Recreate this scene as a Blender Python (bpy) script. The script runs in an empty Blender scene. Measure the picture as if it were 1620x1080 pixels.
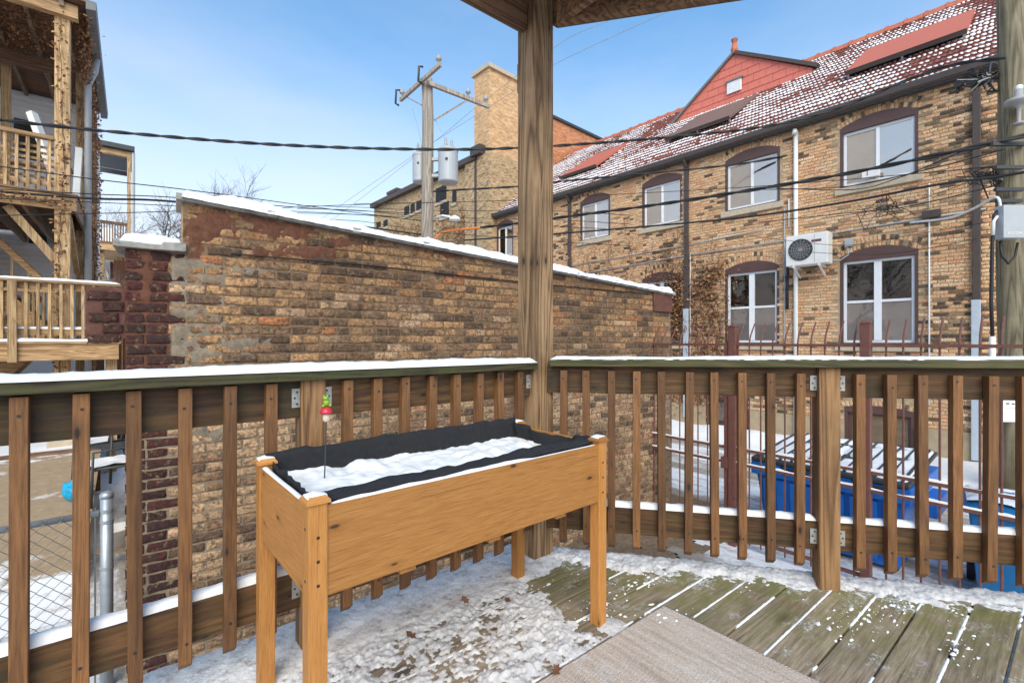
import bpy, bmesh, math, random
import numpy as np
from mathutils import Vector, Matrix, noise

random.seed(7)
R = math.radians
scene = bpy.context.scene
COL = scene.collection

# ------------------------------------------------------------------ camera
CAM_H = 1.15                     # metres above the deck (deck top is z = 0)
G = -1.10                        # yard / alley level
FOC = 743.0                      # focal length in photo pixels (1620 wide)
YAW = R(39.0)
cam_d = bpy.data.cameras.new('camera')
cam = bpy.data.objects.new('camera', cam_d)
COL.objects.link(cam)
cam.location = (0, 0, CAM_H)
cam.rotation_euler = (R(90), 0, -YAW)
cam_d.sensor_width = 36
cam_d.lens = FOC / 1620 * 36
cam_d.clip_start = 0.05
cam_d.clip_end = 3000
scene.camera = cam

# ------------------------------------------------------------------ sky, sun, exposure
SUN_EL, SUN_AZ = R(38), R(215)   # azimuth measured clockwise from +Y
world = bpy.data.worlds.new('World')
scene.world = world
world.use_nodes = True
wn = world.node_tree
wn.nodes.clear()
w_out = wn.nodes.new('ShaderNodeOutputWorld')
w_bg = wn.nodes.new('ShaderNodeBackground')
w_sky = wn.nodes.new('ShaderNodeTexSky')
w_sky.sky_type = 'NISHITA'
w_sky.sun_disc = False
w_sky.sun_elevation = SUN_EL
w_sky.sun_rotation = SUN_AZ
w_sky.air_density = 1.0
w_sky.dust_density = 0.6
w_sky.ozone_density = 2.0
w_tc = wn.nodes.new('ShaderNodeTexCoord')
w_sep = wn.nodes.new('ShaderNodeSeparateXYZ')
wn.links.new(w_tc.outputs['Generated'], w_sep.inputs[0])
w_map = wn.nodes.new('ShaderNodeMapping')
w_map.inputs['Scale'].default_value = (1.6, 1.6, 5.0)
wn.links.new(w_tc.outputs['Generated'], w_map.inputs[0])
w_noi = wn.nodes.new('ShaderNodeTexNoise')
w_noi.inputs['Scale'].default_value = 1.3
w_noi.inputs['Detail'].default_value = 6
w_noi.inputs['Roughness'].default_value = 0.55
wn.links.new(w_map.outputs[0], w_noi.inputs['Vector'])
# thin high cloud: thicker towards the horizon, patchy everywhere
w_h = wn.nodes.new('ShaderNodeMapRange')
w_h.inputs['From Min'].default_value = 0.02
w_h.inputs['From Max'].default_value = 0.66
w_h.inputs['To Min'].default_value = 0.98
w_h.inputs['To Max'].default_value = -0.12
wn.links.new(w_sep.outputs['Z'], w_h.inputs['Value'])
w_n2 = wn.nodes.new('ShaderNodeMapRange')
w_n2.inputs['From Min'].default_value = 0.3
w_n2.inputs['From Max'].default_value = 0.75
w_n2.inputs['To Min'].default_value = -0.04
w_n2.inputs['To Max'].default_value = 0.16
wn.links.new(w_noi.outputs['Fac'], w_n2.inputs['Value'])
w_add = wn.nodes.new('ShaderNodeMath')
w_add.operation = 'ADD'
w_add.use_clamp = True
wn.links.new(w_h.outputs[0], w_add.inputs[0])
wn.links.new(w_n2.outputs[0], w_add.inputs[1])
w_mix = wn.nodes.new('ShaderNodeMix')
w_mix.data_type = 'RGBA'
w_mix.inputs['B'].default_value = (4.5, 4.3, 4.35, 1)
wn.links.new(w_add.outputs[0], w_mix.inputs['Factor'])
w_tint = wn.nodes.new('ShaderNodeMix')
w_tint.data_type = 'RGBA'
w_tint.blend_type = 'MULTIPLY'
w_tint.inputs['Factor'].default_value = 1
w_tint.inputs['B'].default_value = (0.54, 1.04, 1.18, 1)
wn.links.new(w_sky.outputs[0], w_tint.inputs['A'])
wn.links.new(w_tint.outputs['Result'], w_mix.inputs['A'])
wn.links.new(w_mix.outputs['Result'], w_bg.inputs['Color'])
w_bg.inputs['Strength'].default_value = 0.1
wn.links.new(w_bg.outputs[0], w_out.inputs[0])

sun_d = bpy.data.lights.new('sun', 'SUN')
sun_d.energy = 1.5
sun_d.angle = R(50)
sun_d.color = (1.0, 0.87, 0.7)
sun = bpy.data.objects.new('sun', sun_d)
COL.objects.link(sun)
sun.rotation_euler = (R(90) - SUN_EL, 0, math.pi - SUN_AZ)
scene.view_settings.view_transform = 'Standard'
scene.view_settings.look = 'None'
scene.view_settings.gamma = 1
scene.view_settings.exposure = 1.28
scene.view_settings.use_curve_mapping = False

# ------------------------------------------------------------------ measuring helpers
SY, CY = math.sin(YAW), math.cos(YAW)

def ray(px, py):
    a = (px - 810) / FOC
    return Vector((CY * a + SY, CY - SY * a, (540 - py) / FOC))

def at_y(px, py, depth):                       # point at a given distance from the camera plane
    d = ray(px, py)
    return Vector((0, 0, CAM_H)) + d * depth

def on_z(px, py, z):
    d = ray(px, py)
    return Vector((0, 0, CAM_H)) + d * ((z - CAM_H) / d.z)

def on_x(px, py, x):
    d = ray(px, py)
    return Vector((0, 0, CAM_H)) + d * (x / d.x)

def on_y(px, py, y):
    d = ray(px, py)
    return Vector((0, 0, CAM_H)) + d * (y / d.y)

# ------------------------------------------------------------------ object helpers
MATW = {}

def root_matrix(loc, rz):
    return Matrix.Translation(Vector(loc)) @ Matrix.Rotation(rz, 4, 'Z')

def tag(o, label=None, cat=None, group=None, kind=None):
    if label: o['label'] = label
    if cat: o['category'] = cat
    if group: o['group'] = group
    if kind: o['kind'] = kind
    return o

def thing(name, label, cat, loc=(0, 0, 0), rz=0.0, group=None):
    o = bpy.data.objects.new(name, None)
    COL.objects.link(o)
    o.location = loc
    o.rotation_euler = (0, 0, rz)
    o.empty_display_size = 0.1
    MATW[o.name] = root_matrix(loc, rz)
    return tag(o, label, cat, group)

def link(name, me, parent=None, loc=(0, 0, 0), rot=(0, 0, 0), scl=None, color=None):
    o = bpy.data.objects.new(name, me)
    COL.objects.link(o)
    o.location = loc
    o.rotation_euler = rot
    if scl: o.scale = scl
    if parent: o.parent = parent
    if color: o.color = (*color, 1)
    return o

class MB:
    """collects shapes; build() links them as one mesh object"""
    def __init__(s):
        s.v = []; s.f = []; s.c = []; s.col = None
    def add(s, vs, fs):
        n = len(s.v)
        s.v.extend([tuple(p) for p in vs])
        s.f.extend([tuple(i + n for i in f) for f in fs])
        s.c.extend([s.col] * len(fs))
        return s
    def box(s, x0, x1, y0, y1, z0, z1):
        return s.hexa([(x0, y0, z0), (x1, y0, z0), (x1, y1, z0), (x0, y1, z0),
                       (x0, y0, z1), (x1, y0, z1), (x1, y1, z1), (x0, y1, z1)])
    def hexa(s, v):
        return s.add(v, [(3, 2, 1, 0), (4, 5, 6, 7), (0, 1, 5, 4), (1, 2, 6, 5), (2, 3, 7, 6), (3, 0, 4, 7)])
    def bar(s, a, b, w, h, up=(0, 0, 1)):
        a = Vector(a); b = Vector(b); d = (b - a).normalized(); up = Vector(up)
        if abs(d.dot(up)) > .99: up = Vector((0, 1, 0))
        x = d.cross(up).normalized() * (w / 2); y = x.cross(d).normalized() * (h / 2)
        return s.hexa([a - x - y, a + x - y, a + x + y, a - x + y, b - x - y, b + x - y, b + x + y, b - x + y])
    def tube(s, pts, r, n=6, cap=True):
        pts = [Vector(p) for p in pts]
        m = len(pts)
        rr = r if isinstance(r, (list, tuple)) else [r] * m
        base = None; vs = []; fs = []
        for i, p in enumerate(pts):
            d = (pts[min(i + 1, m - 1)] - pts[max(i - 1, 0)])
            if d.length < 1e-9: d = Vector((0, 0, 1))
            d.normalize()
            if base is None:
                base = d.cross(Vector((0, 0, 1)))
                if base.length < .05: base = d.cross(Vector((1, 0, 0)))
            x = (base - d * base.dot(d)).normalized(); y = d.cross(x); base = x
            for k in range(n):
                t = 2 * math.pi * k / n
                vs.append(p + (x * math.cos(t) + y * math.sin(t)) * rr[i])
        for i in range(m - 1):
            for k in range(n):
                k2 = (k + 1) % n
                fs.append((i * n + k, i * n + k2, (i + 1) * n + k2, (i + 1) * n + k))
        if cap:
            fs.append(tuple(reversed(range(n)))); fs.append(tuple(range((m - 1) * n, m * n)))
        return s.add(vs, fs)
    def lathe(s, c, prof, n=16, ax='z'):
        c = Vector(c); vs = []; fs = []
        for r, h in prof:
            for k in range(n):
                t = 2 * math.pi * k / n
                p = (r * math.cos(t), r * math.sin(t), h)
                if ax == 'x': p = (h, p[0], p[1])
                if ax == 'y': p = (p[0], h, p[1])
                vs.append(c + Vector(p))
        for i in range(len(prof) - 1):
            for k in range(n):
                k2 = (k + 1) % n
                fs.append((i * n + k, i * n + k2, (i + 1) * n + k2, (i + 1) * n + k))
        fs.append(tuple(reversed(range(n)))); fs.append(tuple(range((len(prof) - 1) * n, len(prof) * n)))
        return s.add(vs, fs)
    def extrude(s, poly, axis, a, b):
        """poly: 2-D outline; axis the extrusion axis ('x': poly=(y,z), 'y': (x,z), 'z': (x,y))"""
        def P(p, t):
            return {'x': (t, p[0], p[1]), 'y': (p[0], t, p[1]), 'z': (p[0], p[1], t)}[axis]
        n = len(poly)
        vs = [P(p, a) for p in poly] + [P(p, b) for p in poly]
        fs = [tuple(range(n)), tuple(range(2 * n - 1, n - 1, -1))]
        fs += [(k, n + k, n + (k + 1) % n, (k + 1) % n) for k in range(n)]
        return s.add(vs, fs)
    def mesh(s, name, mat=None, smooth=False, bevel=0, xf=None, recalc=True):
        me = bpy.data.meshes.new(name)
        v = s.v
        if xf is not None: v = [tuple(xf @ Vector(p)) for p in v]
        me.from_pydata(v, [], s.f)
        if recalc or bevel:
            bm = bmesh.new(); bm.from_mesh(me)
            if recalc: bmesh.ops.recalc_face_normals(bm, faces=bm.faces)
            if bevel:
                bmesh.ops.bevel(bm, geom=[e for e in bm.edges if e.calc_face_angle(0) > .4], offset=bevel, segments=2, affect='EDGES', profile=.6, clamp_overlap=True)
            bm.to_mesh(me); bm.free()
        if any(c is not None for c in s.c) and not bevel:
            at = me.attributes.new('col', 'FLOAT_COLOR', 'FACE')
            arr = np.ones((len(s.c), 4), np.float32)
            arr[:, :3] = [c if c is not None else (.5, .5, .5) for c in s.c]
            at.data.foreach_set('color', arr.ravel())
        if smooth: me.shade_smooth()
        if mat: me.materials.append(mat)
        return me
    def build(s, name, mat, parent=None, world=True, **k):
        xf = None
        if parent is not None and world:
            xf = matw(parent).inverted()
        me = s.mesh(name, mat, xf=xf, **k)
        return link(name, me, parent)

def matw(o):
    m = Matrix()
    while o is not None:
        m = (root_matrix(o.location, o.rotation_euler.z)) @ m
        o = o.parent
    return m

def fract(seed):
    rr = random.Random(seed)
    return rr

# ------------------------------------------------------------------ materials
class NT:
    def __init__(s, name):
        s.m = bpy.data.materials.new(name); s.m.use_nodes = True
        s.t = s.m.node_tree; s.b = s.t.nodes['Principled BSDF']
        s.tc = s.t.nodes.new('ShaderNodeTexCoord')
    def n(s, typ, **kw):
        x = s.t.nodes.new(typ)
        for k, v in kw.items():
            if hasattr(x, k): setattr(x, k, v)
        return x
    def l(s, a, b): s.t.links.new(a, b); return b
    def set(s, node, key, val):
        i = node.inputs[key]
        if isinstance(val, bpy.types.NodeSocket): s.l(val, i)
        else: i.default_value = val
    def coord(s, which='Object', scale=(1, 1, 1), rnd=False, geo=False):
        src = s.tc.outputs[which]
        if geo:
            g = s.n('ShaderNodeNewGeometry'); src = g.outputs['Position']
        mp = s.n('ShaderNodeMapping'); mp.inputs['Scale'].default_value = scale
        s.l(src, mp.inputs[0])
        if rnd:
            oi = s.n('ShaderNodeObjectInfo'); mu = s.n('ShaderNodeMath', operation='MULTIPLY')
            mu.inputs[1].default_value = 57.0
            s.l(oi.outputs['Random'], mu.inputs[0])
            ad = s.n('ShaderNodeVectorMath', operation='ADD')
            s.l(mp.outputs[0], ad.inputs[0]); s.l(mu.outputs[0], ad.inputs[1])
            return ad.outputs[0]
        return mp.outputs[0]
    def noise(s, vec, scale=5, detail=4, rough=.55, dist=0.0):
        x = s.n('ShaderNodeTexNoise')
        s.l(vec, x.inputs['Vector'])
        x.inputs['Scale'].default_value = scale; x.inputs['Detail'].default_value = detail
        x.inputs['Roughness'].default_value = rough; x.inputs['Distortion'].default_value = dist
        return x.outputs['Fac']
    def ramp(s, fac, stops):
        x = s.n('ShaderNodeValToRGB')
        s.l(fac, x.inputs[0])
        e = x.color_ramp.elements
        while len(e) < len(stops): e.new(.5)
        for i, (p, c) in enumerate(stops):
            e[i].position = p
            e[i].color = (*c, 1) if isinstance(c, (tuple, list)) else (c, c, c, 1)
        return x.outputs[0]
    def rng(s, v, a, b, c=0.0, d=1.0):
        x = s.n('ShaderNodeMapRange'); s.l(v, x.inputs['Value'])
        x.inputs['From Min'].default_value = a; x.inputs['From Max'].default_value = b
        x.inputs['To Min'].default_value = c; x.inputs['To Max'].default_value = d
        return x.outputs[0]
    def math(s, op, a, b=None, clamp=False):
        x = s.n('ShaderNodeMath', operation=op); x.use_clamp = clamp
        s.set(x, 0, a)
        if b is not None: s.set(x, 1, b)
        return x.outputs[0]
    def mix(s, fac, a, b, mode='MIX'):
        x = s.n('ShaderNodeMix'); x.data_type = 'RGBA'; x.blend_type = mode
        for k, v in (('Factor', fac), ('A', a), ('B', b)):
            if isinstance(v, tuple): v = (*v, 1) if len(v) == 3 else v
            s.set(x, k, v)
        return x.outputs['Result']
    def attr(s, name, typ='GEOMETRY'):
        x = s.n('ShaderNodeAttribute'); x.attribute_name = name; x.attribute_type = typ
        return x.outputs['Color']
    def vor(s, vec, scale, feature='F1', out='Distance', rnd=1.0):
        x = s.n('ShaderNodeTexVoronoi'); x.feature = feature
        s.l(vec, x.inputs['Vector']); x.inputs['Scale'].default_value = scale
        x.inputs['Randomness'].default_value = rnd
        return x.outputs[out]
    def bump(s, h, strength=.4, dist=.01, normal=None):
        x = s.n('ShaderNodeBump'); s.l(h, x.inputs['Height'])
        x.inputs['Strength'].default_value = strength; x.inputs['Distance'].default_value = dist
        if normal: s.l(normal, x.inputs['Normal'])
        return x.outputs[0]
    def fin(s, col, rough=.8, normal=None, metal=0.0, spec=None):
        s.set(s.b, 'Base Color', (*col, 1) if isinstance(col, tuple) and len(col) == 3 else col)
        s.set(s.b, 'Roughness', rough)
        s.b.inputs['Metallic'].default_value = metal
        if spec is not None: s.b.inputs['Specular IOR Level'].default_value = spec
        if normal: s.l(normal, s.b.inputs['Normal'])
        return s.m

def sep(t, vec):
    x = t.n('ShaderNodeSeparateXYZ'); t.l(vec, x.inputs[0]); return x.outputs

def wood(name, light, mid, dark, axis='x', knots=.0, rough=.72, moss=0.0, weather=0.0, scale=1.0, band_w=.38):
    t = NT(name)
    lo, hi = .9 * scale, 16 * scale
    sc = {'x': (lo, hi, hi), 'y': (hi, lo, hi), 'z': (hi, hi, lo)}[axis]
    v = t.coord('Object', sc, rnd=True)
    vb = t.coord('Object', tuple(.35 * q for q in sc), rnd=True)
    fine = t.noise(v, 5.5, 9, .74)
    band = t.noise(vb, 1.6, 3, .5, .6)
    w = t.math('FRACT', t.math('MULTIPLY', band, 9.0))
    w = t.math('ABSOLUTE', t.math('SUBTRACT', t.math('MULTIPLY', w, 2.0), 1.0))
    mixv = t.math('ADD', t.math('MULTIPLY', w, band_w), t.math('MULTIPLY', fine, 1 - band_w))
    col = t.ramp(mixv, [(.30, dark), (.48, mid), (.68, light)])
    oi = t.n('ShaderNodeObjectInfo')
    col = t.mix(1.0, col, t.ramp(oi.outputs['Random'], [(0, .66), (1, 1.22)]), 'MULTIPLY')
    ck = t.noise(t.coord('Object', {'x': (1.1, 60, 60), 'y': (60, 1.1, 60), 'z': (60, 60, 1.1)}[axis], rnd=True), 1.4, 4, .6)
    col = t.mix(t.rng(ck, .62, .70, 0, .5), col, tuple(.4 * c for c in dark))
    if knots:
        ks = sep(t, t.coord('Object', (1, 1, 1), rnd=True))
        kc = t.n('ShaderNodeCombineXYZ')
        ia, ib, ic = {'x': (0, 2, 1), 'y': (1, 2, 0), 'z': (2, 0, 1)}[axis]
        t.l(t.math('MULTIPLY', ks[ia], 3.0), kc.inputs[0]); t.l(t.math('MULTIPLY', t.math('ADD', ks[ib], ks[ic]), 7.0), kc.inputs[1])
        kn = t.n('ShaderNodeTexVoronoi'); kn.voronoi_dimensions = '2D'; t.l(kc.outputs[0], kn.inputs['Vector']); kn.inputs['Scale'].default_value = knots
        pick = sep(t, kn.outputs['Color'])[0]
        d = t.math('ADD', t.math('ADD', kn.outputs['Distance'], t.math('MULTIPLY', t.math('LESS_THAN', pick, .62), 1.0)), t.math('MULTIPLY', t.math('SUBTRACT', 1.0, pick), .10))
        d = t.math('ADD', d, t.math('MULTIPLY', t.math('SUBTRACT', fine, .5), .10))
        col = t.mix(t.rng(d, .10, .26, .5, 0), col, tuple(.8 * c for c in dark))
        col = t.mix(t.rng(d, .05, .10, .95, 0), col, tuple(.16 * c for c in dark))
    blot = t.noise(t.coord('Object', (1, 1, 1), rnd=True), 4.0, 4, .6)
    if weather:
        col = t.mix(t.rng(blot, .42, .7, 0, weather), col, tuple(.35 * c for c in dark))
    if moss:
        mv = t.noise(t.coord('Object', (1, 1, 1), rnd=True), 9.0, 5, .7)
        col = t.mix(t.rng(mv, .42, .68, 0, moss), col, (.055, .062, .011))
    nrm = t.bump(fine, .35, .004)
    return t.fin(col, rough, nrm)

def flat(name, col, rough=.6, metal=0.0, var=.15, scale=8, bump=.0, spec=None, dirt=None):
    t = NT(name)
    n = t.noise(t.coord('Object', (1, 1, 1), rnd=True), scale, 5, .6)
    c = t.mix(1.0, (*col, 1), t.ramp(n, [(.25, 1 - var), (.75, 1 + var)]), 'MULTIPLY')
    if dirt:
        d = t.noise(t.coord('Object', (1, 1, 1), rnd=True), scale * .6, 6, .7)
        c = t.mix(t.rng(d, .5, .72, 0, dirt[1]), c, dirt[0])
    return t.fin(c, rough, t.bump(n, bump, .005) if bump else None, metal, spec)

M = {}
# deck and railing timber
RL, RM_, RD = (.15, .07, .024), (.085, .037, .0125), (.032, .0145, .006)  # rail tones, lowered to carry the shade under the cap
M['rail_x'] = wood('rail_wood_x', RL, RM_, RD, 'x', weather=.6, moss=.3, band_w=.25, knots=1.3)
M['rail_z'] = wood('rail_wood_z', (.26, .12, .042), (.185, .08, .026), (.09, .037, .013), 'z', weather=.35, knots=1.3, scale=1.8, band_w=.15)
M['post_z'] = wood('post_wood_z', (.36, .195, .08), (.25, .125, .048), (.11, .052, .019), 'z', knots=1.3, weather=.25)
M['post_old'] = wood('old_post_wood_z', (.31, .195, .1), (.21, .122, .058), (.085, .045, .02), 'z', knots=1.3, weather=.4)
M['cap_x'] = wood('cap_wood_x', (.085, .066, .026), (.05, .041, .014), (.022, .019, .007), 'x', moss=.75)
M['beam_x'] = wood('beam_wood_x', (.3, .16, .075), (.2, .1, .046), (.09, .042, .02), 'x', weather=.4)
CL, CM, CD = (.56, .262, .07), (.46, .196, .045), (.33, .124, .025)
M['cedar_x'] = wood('cedar_x', CL, CM, CD, 'x', knots=1.7, rough=.55, scale=2.6, band_w=.1)
M['cedar_y'] = wood('cedar_y', CL, CM, CD, 'y', knots=1.7, rough=.55, scale=2.6, band_w=.1)
M['cedar_z'] = wood('cedar_z', CL, CM, CD, 'z', knots=1.7, rough=.55, scale=2.6, band_w=.1)
PL_, PM_, PD_ = (.62, .4, .2), (.5, .3, .14), (.27, .14, .06)
M['porch_x'] = wood('porch_wood_x', PL_, PM_, PD_, 'x', weather=.25)
M['porch_y'] = wood('porch_wood_y', (.4, .29, .2), (.3, .21, .14), (.14, .095, .06), 'y', weather=.3)
M['porch_z'] = wood('porch_wood_z', (.62, .42, .22), (.5, .32, .15), (.28, .155, .07), 'z', weather=.3)
M['porch_dk'] = wood('porch_wood_dark', (.28, .15, .08), (.19, .1, .052), (.09, .045, .024), 'x')
M['pole_z'] = wood('pole_wood_z', (.3, .25, .155), (.21, .17, .1), (.1, .078, .045), 'z', moss=.15, weather=.2, scale=.5)
M['pole_grey'] = wood('pole_wood_grey', (.4, .34, .28), (.31, .26, .21), (.18, .145, .115), 'z', scale=.5)

def deck_mat():
    t = NT('deck_board_wood')
    v = t.coord('Object', (.9, 15, 15), rnd=True)
    fine = t.noise(v, 5.0, 9, .75)
    col = t.ramp(fine, [(.27, (.09, .065, .045)), (.46, (.27, .2, .135)), (.66, (.48, .375, .265))])
    oi = t.n('ShaderNodeObjectInfo')
    col = t.mix(1.0, col, t.ramp(oi.outputs['Random'], [(0, .8), (1, 1.12)]), 'MULTIPLY')
    blot = t.noise(t.coord(geo=True, scale=(1, 1, 1)), 2.6, 5, .65)
    col = t.mix(t.rng(blot, .5, .72, 0, .55), col, (.055, .045, .036))
    ck = t.noise(t.coord('Object', (1.2, 62, 62), rnd=True), 1.5, 5, .65)
    col = t.mix(t.rng(ck, .60, .68, 0, .75), col, (.04, .03, .022))
    kd = t.vor(t.coord('Object', (2.4, 7, 7), rnd=True), .9)
    col = t.mix(t.rng(kd, .06, .2, .8, 0), col, (.06, .04, .026))
    rust = t.noise(t.coord(geo=True, scale=(1, 1.5, 1)), 5.2, 3, .5)
    col = t.mix(t.rng(rust, .64, .76, 0, .5), col, (.27, .13, .06))
    # moss grows along the outer edge by the angled railing
    p = sep(t, t.coord(geo=True))
    e = t.math('ADD', t.math('MULTIPLY', p[0], .788), t.math('MULTIPLY', p[1], .615))
    near = t.rng(e, 1.75, 2.5, 0, 1)
    mz = t.noise(t.coord(geo=True, scale=(1, 1, 1)), 7, 6, .7)
    moss = t.math('MULTIPLY', near, t.rng(mz, .34, .58, 0, 1), clamp=True)
    col = t.mix(t.math('MULTIPLY', moss, .85), col, (.165, .165, .03))
    # wind-blown dusting of snow
    d1 = t.noise(t.coord(geo=True, scale=(1, 1, 1)), 60, 6, .8)
    d2 = t.noise(t.coord(geo=True, scale=(1.0, 1.6, 1)), 5.5, 5, .7)
    th = t.math('ADD', d2, t.math('MULTIPLY', t.rng(e, 2.25, 2.58, 0, 1), .14))
    dust = t.math('MULTIPLY', t.rng(th, .56, .72, 0, 1), t.rng(d1, .48, .56, 0, 1), clamp=True)
    col = t.mix(t.math('MULTIPLY', dust, .9), col, (.78, .79, .82))
    return t.fin(col, .8, t.bump(fine, .4, .004))
M['deck'] = deck_mat()

def snow_mat(name, dirt=0.0, sub=True, base=(.88, .87, .865), fine=1.0):
    t = NT(name)
    v = t.coord(geo=True)
    a = t.noise(v, 55, 6, .7)
    b = t.noise(v, 9, 5, .6)
    col = t.mix(t.rng(b, .3, .7, 0, 1), tuple(.9 * c for c in base), base)
    if dirt:
        d = t.noise(v, 14, 7, .78)
        d3 = t.noise(v, 42, 5, .75)
        col = t.mix(t.math('MULTIPLY', t.rng(d, .44, .64, 0, 1), t.rng(d3, .4, .62, .1 * dirt, dirt)), col, (.2, .15, .11))
        p_ = sep(t, v)
        col = t.mix(t.rng(p_[1], 1.72, 1.5, 0, .42), col, (.5, .45, .42))
    h = t.math('ADD', t.math('MULTIPLY', a, .6), t.math('MULTIPLY', b, .5))
    return t.fin(col, .85, t.bump(h, .35 * fine, .012), spec=.25)
M['snow'] = snow_mat('snow_clean')
M['snow_dirty'] = snow_mat('snow_trampled', .85, fine=2.6)
M['snow_far'] = snow_mat('snow_alley', 0.0)

def brick_mat(name, src, mottled=.6, pit=1.0, stain=.0):
    t = NT(name)
    if src == 'obj':
        oi = t.n('ShaderNodeObjectInfo'); base = oi.outputs['Color']
    else:
        base = t.attr('col')
    v = t.coord(geo=True)
    a = t.noise(v, 48, 6, .78)
    b = t.noise(v, 19, 6, .72)
    col = t.mix(1.0, base, t.ramp(a, [(.33, .38), (.5, .95), (.66, 1.65)]), 'MULTIPLY')
    col = t.mix(t.rng(b, .5, .6, 0, mottled), col, (.05, .041, .032))
    c = t.noise(v, 27, 5, .7)
    col = t.mix(t.rng(c, .57, .68, 0, mottled * .8), col, (.42, .29, .16))
    if stain:
        s_ = t.noise(t.coord(geo=True, scale=(1, 1, .55)), 1.7, 5, .65)
        col = t.mix(t.rng(s_, .47, .7, 0, stain), col, (.04, .034, .028))
    p = t.vor(v, 75)
    h = t.math('ADD', a, t.math('MULTIPLY', t.rng(p, 0, .35), .35))
    return t.fin(col, .92, t.bump(h, .65 * pit, .006), spec=.2)
M['brick_obj'] = brick_mat('common_brick', 'obj', .7, 1.0, stain=.4)
M['brick_att'] = brick_mat('common_brick_run', 'att', .7, 1.0, stain=.4)
M['fbrick_obj'] = brick_mat('facade_brick', 'obj', .1, .5)
M['fbrick_att'] = brick_mat('facade_brick_run', 'att', .1, .5)

def mortar_mat():
    t = NT('garage_mortar')
    v = t.coord(geo=True)
    base = t.attr('col')
    a = t.noise(v, 30, 6, .7)
    col = t.mix(1.0, base, t.ramp(a, [(.3, .62), (.7, 1.25)]), 'MULTIPLY')
    s_ = t.noise(t.coord(geo=True, scale=(1, 1, .55)), 1.9, 5, .65)
    col = t.mix(t.rng(s_, .5, .72, 0, .6), col, (.05, .042, .034))
    return t.fin(col, .95, t.bump(a, .5, .006), spec=.15)
M['mortar'] = mortar_mat()
M['fmortar'] = flat('facade_mortar', (.44, .325, .2), .95, var=.3, scale=10, bump=.4)

def tex_brick(name, c1, c2, mortar, dark=.0, scale=1.0):
    """only for walls so far off that single bricks cannot be told apart"""
    t = NT(name)
    x = t.n('ShaderNodeTexBrick')
    p = sep(t, t.coord('Object'))
    cb = t.n('ShaderNodeCombineXYZ')
    t.l(t.math('ADD', p[0], p[1]), cb.inputs[0]); t.l(p[2], cb.inputs[1])
    t.l(cb.outputs[0], x.inputs['Vector'])
    x.inputs['Scale'].default_value = 1
    x.inputs['Brick Width'].default_value = .215 * scale; x.inputs['Row Height'].default_value = .07 * scale
    x.inputs['Mortar Size'].default_value = .006
    x.inputs['Color1'].default_value = (*c1, 1); x.inputs['Color2'].default_value = (*c2, 1)
    x.inputs['Mortar'].default_value = (*mortar, 1)
    x.inputs['Bias'].default_value = -.1
    n = t.noise(t.coord('Object', (4.6, 4.6, 14)), 1.0, 3, .7)
    col = t.mix(1.0, x.outputs['Color'], t.ramp(n, [(.3, .62), (.7, 1.3)]), 'MULTIPLY')
    if dark:
        n2 = t.noise(t.coord('Object', (4.6, 4.6, 14.3)), 1.0, 1, .4)
        col = t.mix(t.rng(n2, .57, .62, 0, dark), col, (.06, .045, .04))
    return t.fin(col, .92, t.bump(x.outputs['Fac'], -.3, .01))
M['far_tan'] = tex_brick('far_tan_brick', (.52, .35, .18), (.44, .28, .14), (.45, .36, .24), .5)
M['far_peach'] = tex_brick('far_peach_brick', (.66, .4, .2), (.58, .33, .15), (.55, .42, .28), .12)
M['far_orange'] = tex_brick('far_orange_brick', (.62, .22, .08), (.5, .16, .06), (.5, .35, .24), .1)

M['brown_trim'] = flat('brown_trim', (.1, .05, .043), .5, var=.1)
M['gutter'] = flat('brown_gutter', (.07, .05, .042), .5, var=.15)
M['white_frame'] = flat('white_window_frame', (.82, .83, .85), .4, var=.04)
M['stone_sill'] = flat('stone_sill', (.5, .41, .3), .85, var=.18, scale=14, bump=.3)
M['foundation'] = flat('foundation_concrete', (.4, .31, .2), .9, var=.22, scale=4, bump=.3)
M['curtain'] = flat('pale_curtain', (.8, .73, .64), .9, var=.08, scale=3)
M['room'] = flat('dark_room', (.02, .022, .025), .9)
def glass_mat(name, tint=(1, .98, .96), amount=.5):
    t = NT(name)
    tr = t.n('ShaderNodeBsdfTransparent'); tr.inputs[0].default_value = (*tint, 1)
    gl = t.n('ShaderNodeBsdfGlossy'); gl.inputs['Roughness'].default_value = .02
    gl.inputs['Color'].default_value = (1.0, .9, .82, 1)
    fr = t.n('ShaderNodeFresnel'); fr.inputs[0].default_value = 1.42
    wv = t.noise(t.coord('Object'), 2.5, 2, .5)
    t.l(t.bump(wv, .04, .05), gl.inputs['Normal'])
    f = t.math('ADD', fr.outputs[0], amount * .25, clamp=True)
    mx = t.n('ShaderNodeMixShader'); t.l(f, mx.inputs[0]); t.l(tr.outputs[0], mx.inputs[1]); t.l(gl.outputs[0], mx.inputs[2])
    t.l(mx.outputs[0], t.t.nodes['Material Output'].inputs[0])
    return t.m
M['glass'] = glass_mat('window_glass', amount=.03)
M['glass_sky'] = glass_mat('reflecting_glass', amount=1.5)
M['screen_sky_grey'] = flat('grey_screen_and_sky_reflection', (.42, .4, .39), .6, var=.12, scale=3)  # grey of window screens, and painted stand-in for hazy sky reflected in panes

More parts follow.
